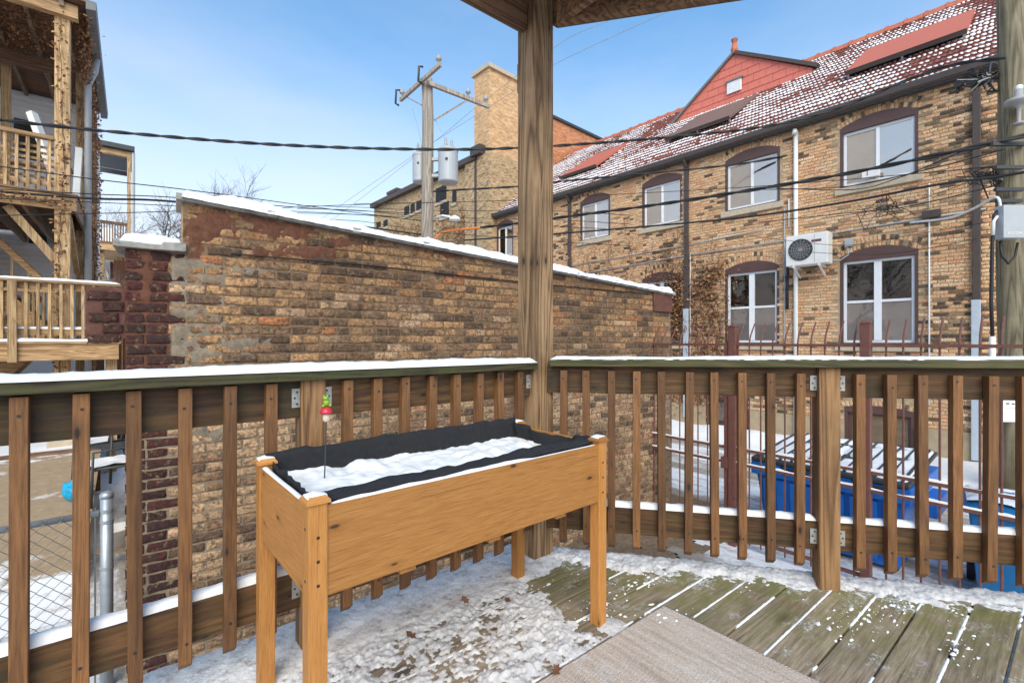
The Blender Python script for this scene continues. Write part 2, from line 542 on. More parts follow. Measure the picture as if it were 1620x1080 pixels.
def tile_mat():
    t = NT('clay_roof_tile')
    n = t.noise(t.coord(geo=True), 6, 5, .65)
    n2 = t.noise(t.coord(geo=True), 1.2, 3, .5)
    col = t.ramp(n, [(.25, (.1, .035, .026)), (.5, (.23, .07, .045)), (.75, (.34, .115, .075))])
    col = t.mix(t.rng(n2, .45, .7, 0, .4), col, (.12, .05, .04))
    return t.fin(col, .7, t.bump(n, .2, .01))
M['tile'] = tile_mat()
M['red_panel'] = flat('red_roof_felt', (.5, .135, .085), .85, var=.2, scale=30, bump=.3)
M['brown_panel'] = flat('brown_roof_felt', (.2, .115, .09), .85, var=.2, scale=30, bump=.3)
M['red_shingle'] = flat('red_shingle', (.62, .17, .125), .75, var=.1, scale=12)
M['lead'] = flat('lead_flashing', (.17, .17, .165), .6, var=.2)
M['ridge'] = flat('ridge_tile', (.48, .14, .075), .7, var=.22, scale=7)
M['rust_iron'] = flat('brown_painted_iron', (.16, .062, .047), .55, var=.2, scale=20, dirt=((.25, .12, .08), .5))
M['galv'] = flat('galvanised_steel', (.42, .45, .48), .42, .55, var=.14, scale=16)
M['galv_wire'] = flat('galvanised_wire', (.16, .165, .17), .5, .4, var=.2, scale=20)
M['blue_pipe'] = flat('grey_blue_pipe', (.44, .5, .57), .5, var=.1, scale=9)
M['bracket'] = flat('zinc_bracket', (.38, .38, .36), .5, .4, var=.25, scale=60, dirt=((.2, .24, .19), .5))
M['black'] = flat('black_rubber', (.012, .012, .013), .55)
M['dark_grey'] = flat('dark_grey_metal', (.045, .047, .05), .5)
M['white_metal'] = flat('white_enamel', (.78, .77, .74), .45, var=.06)
M['grey_metal'] = flat('grey_enamel', (.4, .415, .43), .4, var=.07)
M['cable_grey'] = flat('grey_cable', (.36, .35, .34), .6)
M['orange'] = flat('orange_sleeve', (.72, .2, .04), .5)
M['screw'] = flat('dark_screw', (.03, .022, .018), .5)
M['felt'] = flat('black_felt_liner', (.014, .014, .016), .9, var=.35, scale=50, bump=.5)
def blue_mat(name, c):
    t = NT(name)
    n = t.noise(t.coord('Object'), 5, 5, .6)
    col = t.mix(1.0, (*c, 1), t.ramp(n, [(.3, .8), (.75, 1.15)]), 'MULTIPLY')
    return t.fin(col, .42, t.bump(n, .06, .02))
M['bin_blue'] = blue_mat('blue_bin_plastic', (.008, .15, .55))
M['cart_blue'] = blue_mat('blue_cart_plastic', (.012, .17, .42))
M['bag_blue'] = blue_mat('cyan_bag', (.01, .36, .62))
M['siding'] = flat('white_siding', (.86, .86, .86), .6, var=.05)
M['vine'] = flat('vine_stem', (.15, .085, .05), .9, var=.3, scale=15)
M['paper'] = flat('white_notice', (.82, .82, .82), .7, var=.03)
M['ink'] = flat('dark_print', (.06, .06, .06), .7)
M['green'] = flat('green_glaze', (.25, .42, .03), .35, var=.2)
M['red'] = flat('red_glaze', (.55, .03, .05), .3, var=.1)
M['cream'] = flat('cream_glaze', (.62, .53, .4), .6, var=.15, scale=30)
M['bark'] = flat('grey_bark', (.14, .11, .095), .95, var=.25, scale=20)
M['bucket'] = flat('white_plastic', (.55, .53, .5), .5, var=.15)
M['soil'] = flat('brown_dirt', (.2, .14, .09), .95, var=.4, scale=25, bump=.5)
M['coping'] = flat('grey_clay_coping', (.36, .33, .29), .8, var=.3, scale=12, bump=.4, dirt=((.1, .09, .07), .8))
M['rusty'] = flat('rust_red_plate', (.13, .05, .035), .8, var=.35, scale=14, dirt=((.06, .02, .015), .7))

def leaf_mat(name, stops):
    t = NT(name)
    g = t.n('ShaderNodeNewGeometry')
    col = t.ramp(g.outputs['Random Per Island'], stops)
    return t.fin(col, .8)
M['dry_leaf'] = leaf_mat('dry_vine_leaf', [(0, (.16, .06, .03)), (.5, (.3, .14, .06)), (1, (.42, .25, .12))])

def ground_mat():
    t = NT('snowy_ground')
    v = t.coord(geo=True)
    p = sep(t, v)
    n1 = t.noise(t.coord(geo=True, scale=(2.2, .45, 1)), 1.3, 7, .68)
    n2 = t.noise(v, 16, 6, .75)
    asp = t.ramp(n2, [(.3, (.15, .12, .09)), (.7, (.36, .3, .24))])
    # wheel tracks worn along the alley
    tr = t.math('SINE', t.math('MULTIPLY', p[0], 3.3))
    f = t.math('ADD', t.math('ADD', t.math('MULTIPLY', n1, .85), t.math('MULTIPLY', n2, .35)), t.math('MULTIPLY', tr, .07))
    m = t.rng(f, .53, .68, 0, .9)
    n3 = t.noise(v, 3, 4, .6)
    snow = t.mix(n3, (.76, .77, .8), (.88, .89, .91))
    col = t.mix(m, snow, asp)
    h = t.math('ADD', n2, t.math('MULTIPLY', m, -.8))
    return t.fin(col, .88, t.bump(h, .5, .02), spec=.25)
M['ground'] = ground_mat()

def pad_mat():
    t = NT('snowy_concrete')
    v = t.coord(geo=True)
    n1 = t.noise(t.coord(geo=True, scale=(.8, 1.3, 1)), 1.1, 7, .62)
    n2 = t.noise(v, 12, 6, .7)
    con = t.ramp(n2, [(.3, (.3, .22, .14)), (.7, (.42, .31, .2))])
    f = t.math('ADD', t.math('MULTIPLY', n1, .9), t.math('MULTIPLY', n2, .2))
    p = sep(t, v)
    edge = t.rng(p[1], 6.9, 5.2, 0, .26)       # drift piled against the fence
    f = t.math('ADD', f, edge)
    m = t.rng(f, .64, .72, 0, 1)
    col = t.mix(m, con, (.84, .85, .88))
    return t.fin(col, .88, t.bump(n2, .4, .01), spec=.25)
M['pad'] = pad_mat()

def rug_mat():
    t = NT('woven_outdoor_rug')
    v = t.coord('Object')
    p = sep(t, v)
    sx = t.math('SINE', t.math('MULTIPLY', p[0], 900)); sy = t.math('SINE', t.math('MULTIPLY', p[1], 520))
    wv = t.math('MULTIPLY', sx, sy)
    band = t.noise(t.coord('Object', (10, .6, 1)), 4, 3, .6)
    n = t.noise(v, 3, 5, .65)
    n3 = t.noise(v, 160, 3, .7)
    col = t.ramp(t.math('ADD', t.math('MULTIPLY', band, .6), t.math('MULTIPLY', n, .4)),
                 [(.34, (.55, .43, .34)), (.5, (.7, .575, .475)), (.66, (.8, .7, .61))])
    col = t.mix(1.0, col, t.ramp(t.math('ADD', t.math('MULTIPLY', wv, .25), n3), [(.2, .62), (.8, 1.3)]), 'MULTIPLY')
    d2 = t.noise(v, 4.5, 6, .75)
    col = t.mix(t.math('MULTIPLY', t.rng(d2, .53, .68, 0, .8), t.rng(n3, .4, .6, .2, 1)), col, (.8, .8, .82))
    return t.fin(col, .95, t.bump(t.math('ADD', wv, t.math('MULTIPLY', n3, 2)), .6, .004), spec=.1)
M['rug'] = rug_mat()

# ================================================================== THE SETTING
def snoise(x, y, z=0.0, oct=4):
    return noise.fractal(Vector((x, y, z)), 1.0, 2.0, oct)

def hf(name, x0, x1, y0, y1, res, func, mat, cut=-.004, z0=0.0, parent=None):
    """height-field sheet: only the cells where the snow stands above its support are kept"""
    nx = max(2, int((x1 - x0) / res)); ny = max(2, int((y1 - y0) / res))
    H = np.empty((nx + 1, ny + 1)); idx = -np.ones((nx + 1, ny + 1), int)
    for i in range(nx + 1):
        for j in range(ny + 1):
            H[i, j] = func(x0 + (x1 - x0) * i / nx, y0 + (y1 - y0) * j / ny)
    vs = []; fs = []
    for i in range(nx):
        for j in range(ny):
            q = ((i, j), (i + 1, j), (i + 1, j + 1), (i, j + 1))
            if max(H[a] for a in q) <= cut: continue
            f = []
            for a in q:
                if idx[a] < 0:
                    idx[a] = len(vs)
                    vs.append((x0 + (x1 - x0) * a[0] / nx, y0 + (y1 - y0) * a[1] / ny, z0 + max(H[a], cut * 1.5)))
                f.append(idx[a])
            fs.append(f)
    me = bpy.data.meshes.new(name)
    me.from_pydata(vs, [], fs); me.shade_smooth(); me.materials.append(mat)
    return link(name, me, parent)

ground = MB().add([(-600, -600, G), (600, -600, G), (600, 600, G), (-600, 600, G)], [(0, 1, 2, 3)]).build('ground', M['ground'], recalc=False)
tag(ground, 'snow covered alley ground with worn wheel tracks', kind='structure')
YARD_TOP = -.45
def yard_z(y): return G + .005 + (YARD_TOP - G) * min(1, max(0, (y - 5.2) / 4.0))
pad = MB().add([(-12, 5.2, yard_z(5.2)), (-.35, 5.2, yard_z(5.2)), (-.35, 9.2, yard_z(9.2)), (-12, 9.2, yard_z(9.2))], [(0, 1, 2, 3)]).build('concrete_yard', M['pad'], recalc=False)
tag(pad, 'tan concrete yard with patches of snow', kind='structure')

# ------------------------------------------------------------------ deck boards
EDGE = 2.60                                   # outer edge of the deck: .788 x + .615 y = EDGE
def edge_x(y, e=EDGE): return (e - .615 * y) / .788
deck = thing('deck_floor', None, None, (0, 0, 0)); tag(deck, 'grey weathered board deck floor', kind='structure')
PITCH = .1435
seam0 = .616
k = -10
while True:
    y0 = seam0 + k * PITCH + .0045; y1 = y0 + PITCH - .009
    if y1 > 2.06: break
    rr = random.Random(k)
    dz = rr.uniform(-.0015, .0015)
    mb = MB()
    xa, xb = edge_x(y0) + rr.uniform(-.006, .006), edge_x(y1) + rr.uniform(-.006, .006)
    mb.hexa([(-1.3, y0, -.03), (xa, y0, -.03), (xb, y1, -.03), (-1.3, y1, -.03),
             (-1.3, y0, dz), (xa, y0, dz), (xb, y1, dz), (-1.3, y1, dz)])
    mb.build('board', M['deck'], deck, bevel=.003)
    k += 1
# joists and the rim under the boards
for i in range(7):
    x = -1.1 + i * .55
    MB().box(x, x + .04, -.8, min(2.0, (EDGE - .05 - .788 * x) / .615 - .06), -.24, -.032).build('joist', M['porch_dk'], deck)
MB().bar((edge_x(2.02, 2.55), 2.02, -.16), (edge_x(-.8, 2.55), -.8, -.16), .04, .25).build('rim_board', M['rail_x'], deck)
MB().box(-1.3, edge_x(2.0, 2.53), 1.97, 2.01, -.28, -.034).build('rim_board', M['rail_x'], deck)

# snow lying in the seams
def seam_snow(x, y):
    kk = (y - seam0) / PITCH
    if abs(kk - round(kk)) * PITCH > .012: return -1
    if .788 * x + .615 * y > EDGE - .01: return -1
    n = snoise(x * 2.2, round(kk) * 7.3, 3.1, 3)
    n2 = snoise(x * 22, round(kk) * 3.3, 1.7, 2)
    return -.003 + .004 * n2 + (.004 if n > -.12 else -.04)
mb = MB()
for kk in range(-3, 10):
    y = seam0 + kk * PITCH
    xe = edge_x(y) - .01; x = .2
    row = []
    while x < xe:
        n = snoise(x * 2.2, kk * 7.3, 3.1, 3); n2 = snoise(x * 26, kk * 3.3, 1.7, 3)
        row.append((x, (.0015 + .003 * n2) if n > .02 + .25 * n2 else -.02, .0045 + .005 * snoise(x * 26, kk, 9, 3) + .0015 * n))
        x += .012
    vs = []; fs = []
    for (x, z, w) in row:
        w = max(w, .003)
        vs += [(x, y - w - .002, min(z, 0) - .004), (x, y - w * .5, z + .001), (x, y + w * .5, z + .001), (x, y + w + .002, min(z, 0) - .004)]
    for i in range(len(row) - 1):
        for q in range(3): fs.append((i * 4 + q, i * 4 + q + 1, i * 4 + 5 + q, i * 4 + 4 + q))
    mb.add(vs, fs)
tag(mb.build('snow', M['snow'], smooth=True), 'thin lines of snow caught in the deck board seams', 'snow', kind='stuff')

RUG_X, RUG_Y = 1.79, 1.165
cr = MB(); rc = random.Random(17)
spots = [(rc.uniform(1.5, 2.9), rc.uniform(.15, 1.7)) for _ in range(34)]
for q in range(800):
    sx, sy = rc.choice(spots); x, y = sx + rc.gauss(0, .07), sy + rc.gauss(0, .035)
    e = .788 * x + .615 * y
    if e > EDGE - .03 or (x < RUG_X + .01 and y < RUG_Y + .01 and rc.random() < .93): continue
    z0 = .009 if (x < RUG_X and y < RUG_Y) else 0.0
    s = rc.choice((.0015, .002, .0025, .003, .004, .006, .009)) * rc.uniform(.7, 1.3); h = min(.004, s * .6); el = rc.uniform(1, 2.6); an_ = rc.uniform(-.5, .5)
    ring = []
    for k_ in range(7):
        a_ = 6.283 * k_ / 7; r_ = s * rc.uniform(.35, 1.3)
        u_, v_ = r_ * el * math.cos(a_), r_ * math.sin(a_)
        ring.append((x + u_ * math.cos(an_) - v_ * math.sin(an_), y + u_ * math.sin(an_) + v_ * math.cos(an_), z0 - .001))
    cr.add(ring + [(x + .5 * (p[0] - x), y + .5 * (p[1] - y), z0 + h) for p in ring], [(k_, (k_ + 1) % 7, 7 + (k_ + 1) % 7, 7 + k_) for k_ in range(7)] + [tuple(range(7, 14))])
tag(cr.build('snow', M['snow'], smooth=True), 'scattered crumbs of snow on the bare deck boards', 'snow', kind='stuff')
def deck_snow(x, y):
    e = .788 * x + .615 * y
    if e > EDGE + .012 or y > 2.05: return -1
    if x < RUG_X + .004 and y < RUG_Y + .004: return -1
    n = snoise(x * 3.2, y * 3.2, 0, 4); f = snoise(x * 17, y * 17, 4, 4); g = snoise(x * 60, y * 60, 8, 3)
    # even strip along the straight railing
    strip = min(1, max(0, (y - 1.66 - .03 * n) / .12)) * min(1, max(0, (1.85 - x + .2 * n) / .2))
    # trampled field between the rug and the planter
    edge = 1.44 + .06 * n + .03 * f + .10 * min(1, max(0, (y - 1.5) / .3))
    if y < 1.3: edge += .1 * (1.3 - y) / .13
    field = min(1, max(0, (edge - x) / .10)) * min(1, max(0, (y - RUG_Y) / .05))
    # drift along the angled railing
    wdt = .05 + .05 * n + .03 * f + (.05 if x > 2.4 else 0) + (.08 * max(0, 1 - abs(x - 1.95) / .3))
    rim = min(1, max(0, (e - (EDGE - .09 - wdt)) / .07))
    leg = max(0, 1 - math.hypot(x - 1.5, y - 1.22) / .10)
    m = max(strip, field, rim, leg)
    if m <= 0:
        return -1
    h = -.006 + m * (.016 + .006 * n)
    if field > .1 and strip < .6:
        h += field * (1 - strip) * (.012 * f + .010 * g - .006 + .008 * max(0, snoise(x * 9, y * 9, 2, 2)))
    else:
        h += .0025 * f + (.0012 * g)
    if rim > 0 and rim == m: h += .006 * f + .004 * g + rim * .004
    if e > EDGE - .02: h -= (e - EDGE + .02) * .25
    return h
o = hf('snow', -.35, 3.2, .1, 2.05, .0065, deck_snow, M['snow_dirty'])
tag(o, 'trampled snow lying on the deck boards along both railings', 'snow', kind='stuff')

# ------------------------------------------------------------------ outdoor rug
rug = thing('outdoor_rug', 'pale beige woven rug lying on the deck boards', 'rug', (RUG_X, RUG_Y, 0))
MB().box(-2.6, 0, -1.6, 0, .0025, .0085).build('weave', M['rug'], rug, world=False, bevel=.002)
mb = MB()
mb.tube([(0, -1.6, .006), (0, 0, .006)], .0045, 6); mb.tube([(-2.6, 0, .006), (0, 0, .006)], .0045, 6)
mb.build('binding', M['rug'], rug, world=False, smooth=True)

# ------------------------------------------------------------------ railings
def snow_strip(a, b, width, h, label, seed=0, amp=.35, gaps=(), over=.0, step=.02, ends=True):
    a = Vector(a); b = Vector(b); d = b - a; L = d.length; d /= L
    side = Vector((-d.y, d.x, 0)).normalized()
    n = max(4, int(L / step)); m = 10
    vs = []; fs = []
    for i in range(n + 1):
        s = i / n * L
        k = max(.12, 1 + 1.3 * amp * snoise(s * 3.0, seed * 9.7, 0, 4))
        wob = .5 * width * (1 + .07 * snoise(s * 9, seed, 3, 3) - .13 * max(0, snoise(s * 28, seed, 6, 3))) + over
        for g0, g1 in gaps:
            if g0 < s < g1: k *= .04
        if ends: k *= min(1, .25 + s / .03) * min(1, .25 + (L - s) / .03)
        for j in range(m + 1):
            u = -1 + 2 * j / m
            zz = h * k * (max(0, 1 - abs(u) ** 3.2)) ** .55 + h * .22 * snoise(s * 26, u * 2.5, seed, 4) * (1 - abs(u) ** 2)
            p = a + d * s + side * (u * wob)
            vs.append((p.x, p.y, p.z + zz - (.003 if abs(u) == 1 else 0)))
    for i in range(n):
        for j in range(m):
            q = i * (m + 1) + j
            fs.append((q, q + 1, q + m + 2, q + m + 1))
    fs.append(tuple(range(m + 1))); fs.append(tuple(range(n * (m + 1), (n + 1) * (m + 1))))
    o = MB().add(vs, fs).build('snow', M['snow'], smooth=True)
    tag(o, label, 'snow', kind='stuff')
    return o

def baluster_mesh(mat):
    s = .0185
    prof = [(-s, .118), (s, .088), (s, 1.0), (-s, 1.0)]       # bevel-cut foot (y, z)
    return MB().extrude(prof, 'x', -s, s).mesh('baluster', mat, bevel=.0022)
BAL = baluster_mesh(M['rail_z'])
SCREW = MB().lathe((0, 0, 0), [(.0045, 0), (.0045, .0015), (.002, .002)], 8, 'y').mesh('screw', M['screw'])

def bracket(parent, x, z, y, side):
    b = MB()
    b.box(x - (.028 if side < 0 else 0), x + (.028 if side > 0 else 0), y - .0025, y, z - .035, z + .035)
    o = b.build('bracket', M['bracket'], parent, world=False)
    s = MB()
    for q in (-.022, .0, .022):
        s.lathe((x + side * (.01 if q else .018), y - .004, z + q), [(.004, 0), (.004, .002)], 8, 'y')
    s.build('bolts', M['screw'], o, world=False)

# straight railing beside the brick garage: local x = world x, local y = world y
lr = thing('deck_railing', 'brown wooden railing behind the planter, facing the brick garage wall', 'railing', (.53, 1.88, 0), group='deck railings')
ox, oy = .53, 1.88
MB().box(-1.5 - ox, 1.632 - ox, -.078, .072, 1.007, 1.045).build('top_rail', M['cap_x'], lr, world=False, bevel=.004)
for (x0, x1) in ((-1.5, .487), (.575, 1.63)):
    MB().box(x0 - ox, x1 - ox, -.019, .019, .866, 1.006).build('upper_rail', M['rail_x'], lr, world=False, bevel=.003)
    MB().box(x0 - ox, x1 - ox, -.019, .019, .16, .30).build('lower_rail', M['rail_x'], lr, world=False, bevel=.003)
MB().box(.487 - ox, .575 - ox, -.045, .044, -.03, 1.006).build('post', M['post_z'], lr, world=False, bevel=.004)
def balusters(parent, xs, y):
    for i, x in enumerate(xs):
        rr = random.Random(i * 31 + len(xs))
        b = link('baluster', BAL, parent, (x, y, 0), (rr.uniform(-.006, .006), rr.uniform(-.006, .006), rr.uniform(-.03, .03)))
        for z in (.955, .2):
            link('screw', SCREW, b, (rr.uniform(-.004, .004), -.0202, z + rr.uniform(-.02, .02)))
xs = [-.239 - .1245 * i - ox for i in (4, 3, 2, 1)] + [-.239 + .1243 * i - ox for i in range(6)] + [.6546 + .1255 * i - ox for i in range(8)]
balusters(lr, xs, -.0385)
for z in (.94, .235):
    bracket(lr, .487 - ox, z, -.0205, -1); bracket(lr, .575 - ox, z, -.0205, 1)
bracket(lr, 1.629 - ox, .94, -.0205, -1)
snow_strip((-1.5, 1.872, 1.0445), (1.625, 1.872, 1.0445), .152, .021, 'snow lying along the top of the railing behind the planter', 1, over=.001)
snow_strip((-1.5, 1.88, .2995), (.485, 1.88, .2995), .046, .02, 'snow on the lower rail left of the planter', 2, over=.002)
snow_strip((.578, 1.88, .2995), (1.625, 1.88, .2995), .046, .014, 'snow on the lower rail hidden behind the planter box', 3, over=.002)

# angled railing towards the alley
RR_RZ = math.atan2(-.788, .615)
RO = Vector((1.717 + .788 * .006, 1.851 + .615 * .006, 0))
rr_ = thing('deck_railing', 'brown wooden railing with mossy cap in front of the blue dumpster', 'railing', RO, RR_RZ, group='deck railings')
def rr_local(px, e=2.462):
    d = ray(px, 700); t = e / (.788 * d.x + .615 * d.y); p = d * t
    return (p.x - RO.x) * .615 - (p.y - RO.y) * .788
ba, bb = rr_local(891), rr_local(1619)
n_b = 16
xs = [ba + (bb - ba) * i / n_b for i in range(n_b + 8)]
post_i = 10
px_post = xs[post_i]
TILT = .0075
def rz_(z, x): return z + TILT * x
mb = MB(); L_ = xs[-1] + .1
def sl_box(x0, x1, y0, y1, z0, z1):
    return MB().hexa([(x0, y0, rz_(z0, x0)), (x1, y0, rz_(z0, x1)), (x1, y1, rz_(z0, x1)), (x0, y1, rz_(z0, x0)),
                      (x0, y0, rz_(z1, x0)), (x1, y0, rz_(z1, x1)), (x1, y1, rz_(z1, x1)), (x0, y1, rz_(z1, x0))])
sl_box(.045, L_, -.078, .072, 1.020, 1.058).build('top_rail', M['cap_x'], rr_, world=False, bevel=.004)
for (x0, x1) in ((.02, px_post - .0445), (px_post + .0445, L_)):
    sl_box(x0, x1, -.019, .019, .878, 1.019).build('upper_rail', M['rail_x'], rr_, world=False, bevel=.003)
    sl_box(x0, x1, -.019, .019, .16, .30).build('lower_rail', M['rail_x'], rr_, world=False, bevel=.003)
MB().box(px_post - .044, px_post + .044, -.050, .039, -.03, rz_(1.019, px_post)).build('post', M['post_z'], rr_, world=False, bevel=.004)
balusters(rr_, [x for i, x in enumerate(xs) if i != post_i], -.0385)
for z in (.955, .235):
    bracket(rr_, px_post - .0445, z, -.0205, -1); bracket(rr_, px_post + .0445, z, -.0205, 1)
mR = root_matrix(RO, RR_RZ)
def RP(x, y, z): return mR @ Vector((x, y, z))
snow_strip(RP(.045, -.002, rz_(1.0575, 0)), RP(L_, -.002, rz_(1.0575, L_)), .152, .013, 'snow lying along the mossy cap of the railing by the alley', 4, over=.001)
snow_strip(RP(.06, 0, rz_(.2995, 0)), RP(px_post - .047, 0, rz_(.2995, px_post)), .046, .02, 'snow on the lower rail between corner post and middle post', 5, over=.002)
snow_strip(RP(px_post + .047, 0, rz_(.2995, px_post)), RP(L_, 0, rz_(.2995, L_)), .046, .02, 'snow on the lower rail right of the middle post', 6, over=.002)

# ------------------------------------------------------------------ porch post and roof framing
pp = thing('porch_post', 'tall square brown timber post at the deck corner', 'post', (1.70, 1.8975, -.03))
mb = MB().box(1.63, 1.77, 1.83, 1.965, -.03, 3.06); mb.build('shaft', M['post_old'], pp, bevel=.007)
MB().box(1.655, 1.745, 1.966, 2.0, 2.52, 2.68).build('block', M['post_old'], pp, bevel=.004)
pr = thing('porch_roof', 'brown timber roof framing over the deck corner', 'porch roof', (1.7, 1.9, 2.8))
MB().box(-1.3, 1.628, 1.88, 1.92, 2.80, 3.03).build('beam', M['beam_x'], pr, bevel=.003)
MB().box(-1.3, 1.628, 1.923, 1.962, 2.83, 3.03).build('beam', M['beam_x'], pr, bevel=.003)
def ang_box(x0, x1, y0, y1, z0, z1):
    return MB().hexa([RP(x0, y0, z0), RP(x1, y0, z0), RP(x1, y1, z0), RP(x0, y1, z0), RP(x0, y0, z1), RP(x1, y0, z1), RP(x1, y1, z1), RP(x0, y1, z1)])
ang_box(.07, 3.4, -.01, .028, 2.845, 3.03).build('beam', M['beam_x'], pr, bevel=.003)
ang_box(.07, 3.4, .031, .068, 2.865, 3.03).build('beam', M['beam_x'], pr, bevel=.003)
MB().box(1.772, 1.812, -.9, 1.84, 2.86, 3.03).build('joist', M['beam_x'], pr, bevel=.003)
MB().box(1.20, 1.24, -.9, 1.878, 2.87, 3.03).build('joist', M['beam_x'], pr, bevel=.003)
MB().box(1.67, 1.75, 1.967, 2.01, 2.60, 2.80).build('bracket_block', M['beam_x'], pr, bevel=.003)
for i in range(8):
    y0 = 1.97 - i * .143
    x1 = edge_x(y0 - .07, 2.62)
    MB().box(1.1, x1, y0 - .139, y0, 3.031, 3.05).build('ceiling_board', M['porch_dk'], pr)

# ------------------------------------------------------------------ planter
PC = Vector((.915, 1.503, 0)); PRZ = R(1.6)
pl = thing('raised_planter', 'honey coloured cedar planter box on four legs', 'planter', PC, PRZ)
HX, HY = .585, .272; LS = .024
for sx in (-1, 1):
    for sy in (-1, 1):
        x, y = sx * (HX - LS), sy * (HY - LS)
        lg = MB().box(x - LS, x + LS, y - LS, y + LS, .0, .744).build('leg', M['cedar_z'], pl, world=False, bevel=.003)
        c = MB(); q = LS + .006
        c.hexa([(x - q, y - q, .7445), (x + q, y - q, .7445), (x + q, y + q, .7445), (x - q, y + q, .7445),
                (x - q, y - q, .752), (x + q, y - q, .752), (x + q, y + q, .752), (x - q, y + q, .752)])
        q2 = LS - .004
        c.hexa([(x - q, y - q, .752), (x + q, y - q, .752), (x + q, y + q, .752), (x - q, y + q, .752),
                (x - q2, y - q2, .763), (x + q2, y - q2, .763), (x + q2, y + q2, .763), (x - q2, y + q2, .763)])
        c.build('leg_cap', M['cedar_x'], lg, world=False)
        if sy < 0:
            for z in (.66, .60, .54):
                link('screw', SCREW, lg, (x, y - LS - .0005, z))
            for z in (.68, .55):
                s2 = link('screw', SCREW, lg, (x + sx * (LS + .0005) * (-1 if sx > 0 else 1), y, z), (0, 0, R(-90)))
for sy in (-1, 1):
    y = sy * (HY - .013)
    for z0, z1 in ((.505, .735),):
        MB().box(-HX + 2 * LS + .0005, HX - 2 * LS - .0005, y - .008, y + .008, z0, z1).build('front_board' if sy < 0 else 'back_board', M['cedar_x'], pl, world=False, bevel=.0008)
for sx in (-1, 1):
    x = sx * (HX - .013)
    for z0, z1 in ((.505, .735),):
        MB().box(x - .008, x + .008, -HY + 2 * LS + .0005, HY - 2 * LS - .0005, z0, z1).build('side_board', M['cedar_y'], pl, world=False, bevel=.0008)
for x in (-.3, 0.02, .34):
    MB().box(x - .025, x + .025, -HY + .022, HY - .022, .484, .504).build('batten', M['cedar_y'], pl, world=False, bevel=.002)
MB().box(-HX + .05, HX - .05, -HY + .025, HY - .025, .506, .518).build('floor_board', M['cedar_x'], pl, world=False)
# felt liner: an inner skin with a wavy, folded rim
ix, iy = HX - .024, HY - .026
def liner():
    pts = []
    nseg = 44
    for i in range(nseg): pts.append((-ix + 2 * ix * i / nseg, iy, 'b'))
    for i in range(20): pts.append((ix, iy - 2 * iy * i / 20, 'r'))
    for i in range(nseg): pts.append((ix - 2 * ix * i / nseg, -iy, 'f'))
    for i in range(20): pts.append((-ix, -iy + 2 * iy * i / 20, 'l'))
    vs = []; fs = []; n = len(pts); rows = 7
    for i, (x, y, s) in enumerate(pts):
        w = snoise(i * .19, 3.3, 0, 3); w2 = snoise(i * .55, 8.1, 0, 3)
        top = {'b': .782, 'f': .752, 'l': .752, 'r': .738}[s] + .010 * w + .006 * w2
        if s == 'r' and i % 20 < 9: top += .02
        nx, ny = {'b': (0, -1), 'f': (0, 1), 'l': (1, 0), 'r': (-1, 0)}[s]
        for r in range(rows):
            t = r / (rows - 1)
            z = .60 + (top - .60) * t
            off = .003 + .012 * max(0, w) * t + .02 * t * (1 - t) * (1 + w2)
            if s == 'f': off = .075 + .016 * w - .02 * (t > .8)
            if s == 'l': off = .012 + .03 * t * (1 - t) + .018 * w2 * t
            if s == 'r': off = .006 + .05 * t * max(0, .5 + w)
            vs.append((x + nx * off, y + ny * off, z))
    for i in range(n):
        j = (i + 1) % n
        for r in range(rows - 1):
            fs.append((i * rows + r, j * rows + r, j * rows + r + 1, i * rows + r + 1))
    # front flap folded out over the board
    b = len(vs)
    fl = [i for i, p in enumerate(pts) if p[2] == 'f']
    for q, i in enumerate(fl):
        x = pts[i][0]; w = snoise(q * .3, 1.1, 0, 3)
        tv = vs[i * rows + rows - 1]
        vs.append((x, tv[1] - .018, tv[2] - .001 + .003 * w)); vs.append((x, -iy + .003 + .004 * w, .737 + .003 * max(0, w)))
    for q in range(len(fl) - 1):
        i, j = fl[q] * rows + rows - 1, fl[q + 1] * rows + rows - 1
        fs.append((i, j, b + 2 * q + 2, b + 2 * q)); fs.append((b + 2 * q, b + 2 * q + 2, b + 2 * q + 3, b + 2 * q + 1))
    return vs, fs
vs, fs = liner()
lo = MB().add(vs, fs).build('liner', M['felt'], pl, world=False, smooth=True, recalc=False)
sm = lo.modifiers.new('solid', 'SOLIDIFY'); sm.thickness = .003
mPl = root_matrix(PC, PRZ)
def plant_snow(x, y):
    n = snoise(x * 6, y * 6, 2, 4); f = snoise(x * 22, y * 22, 6, 4)
    h = .681 + .006 * n + .007 * f
    h += .026 * max(0, snoise(x * 9, y * 7, 11, 2)) * (1 if y > .02 else .25)
    h += .012 * max(0, (y - .1) / .15)
    return h
me_o = hf('snow', -ix + .004, ix - .004, -iy + .03, iy - .004, .008, plant_snow, M['snow'])
me_o.location = PC; me_o.rotation_euler = (0, 0, PRZ)
tag(me_o, 'lumpy snow filling the black lined planter box', 'snow', kind='stuff')
def PP(x, y, z): return mPl @ Vector((x, y, z))
snow_strip(PP(-HX + .06, -HY + .013, .7352), PP(HX - .06, -HY + .013, .7352), .012, .0035, 'thin snow on the front edge of the planter box', 11, amp=3.2)
snow_strip(PP(-HX + .013, -HY + .05, .7352), PP(-HX + .013, HY - .05, .7352), .014, .006, 'thin snow on the short left edge of the planter box', 12, amp=.8)
for (sx, sy, w) in ((-1, -1, 'near'), (-1, 1, 'far left'), (1, -1, 'right front'), (1, 1, 'right back')):
    x, y = sx * (HX - LS), sy * (HY - LS)
    snow_strip(PP(x - .024, y, .762), PP(x + .024, y, .762), .044, .007, 'pad of snow on the %s leg cap of the planter' % w, 20 + sx * 2 + sy, step=.006)

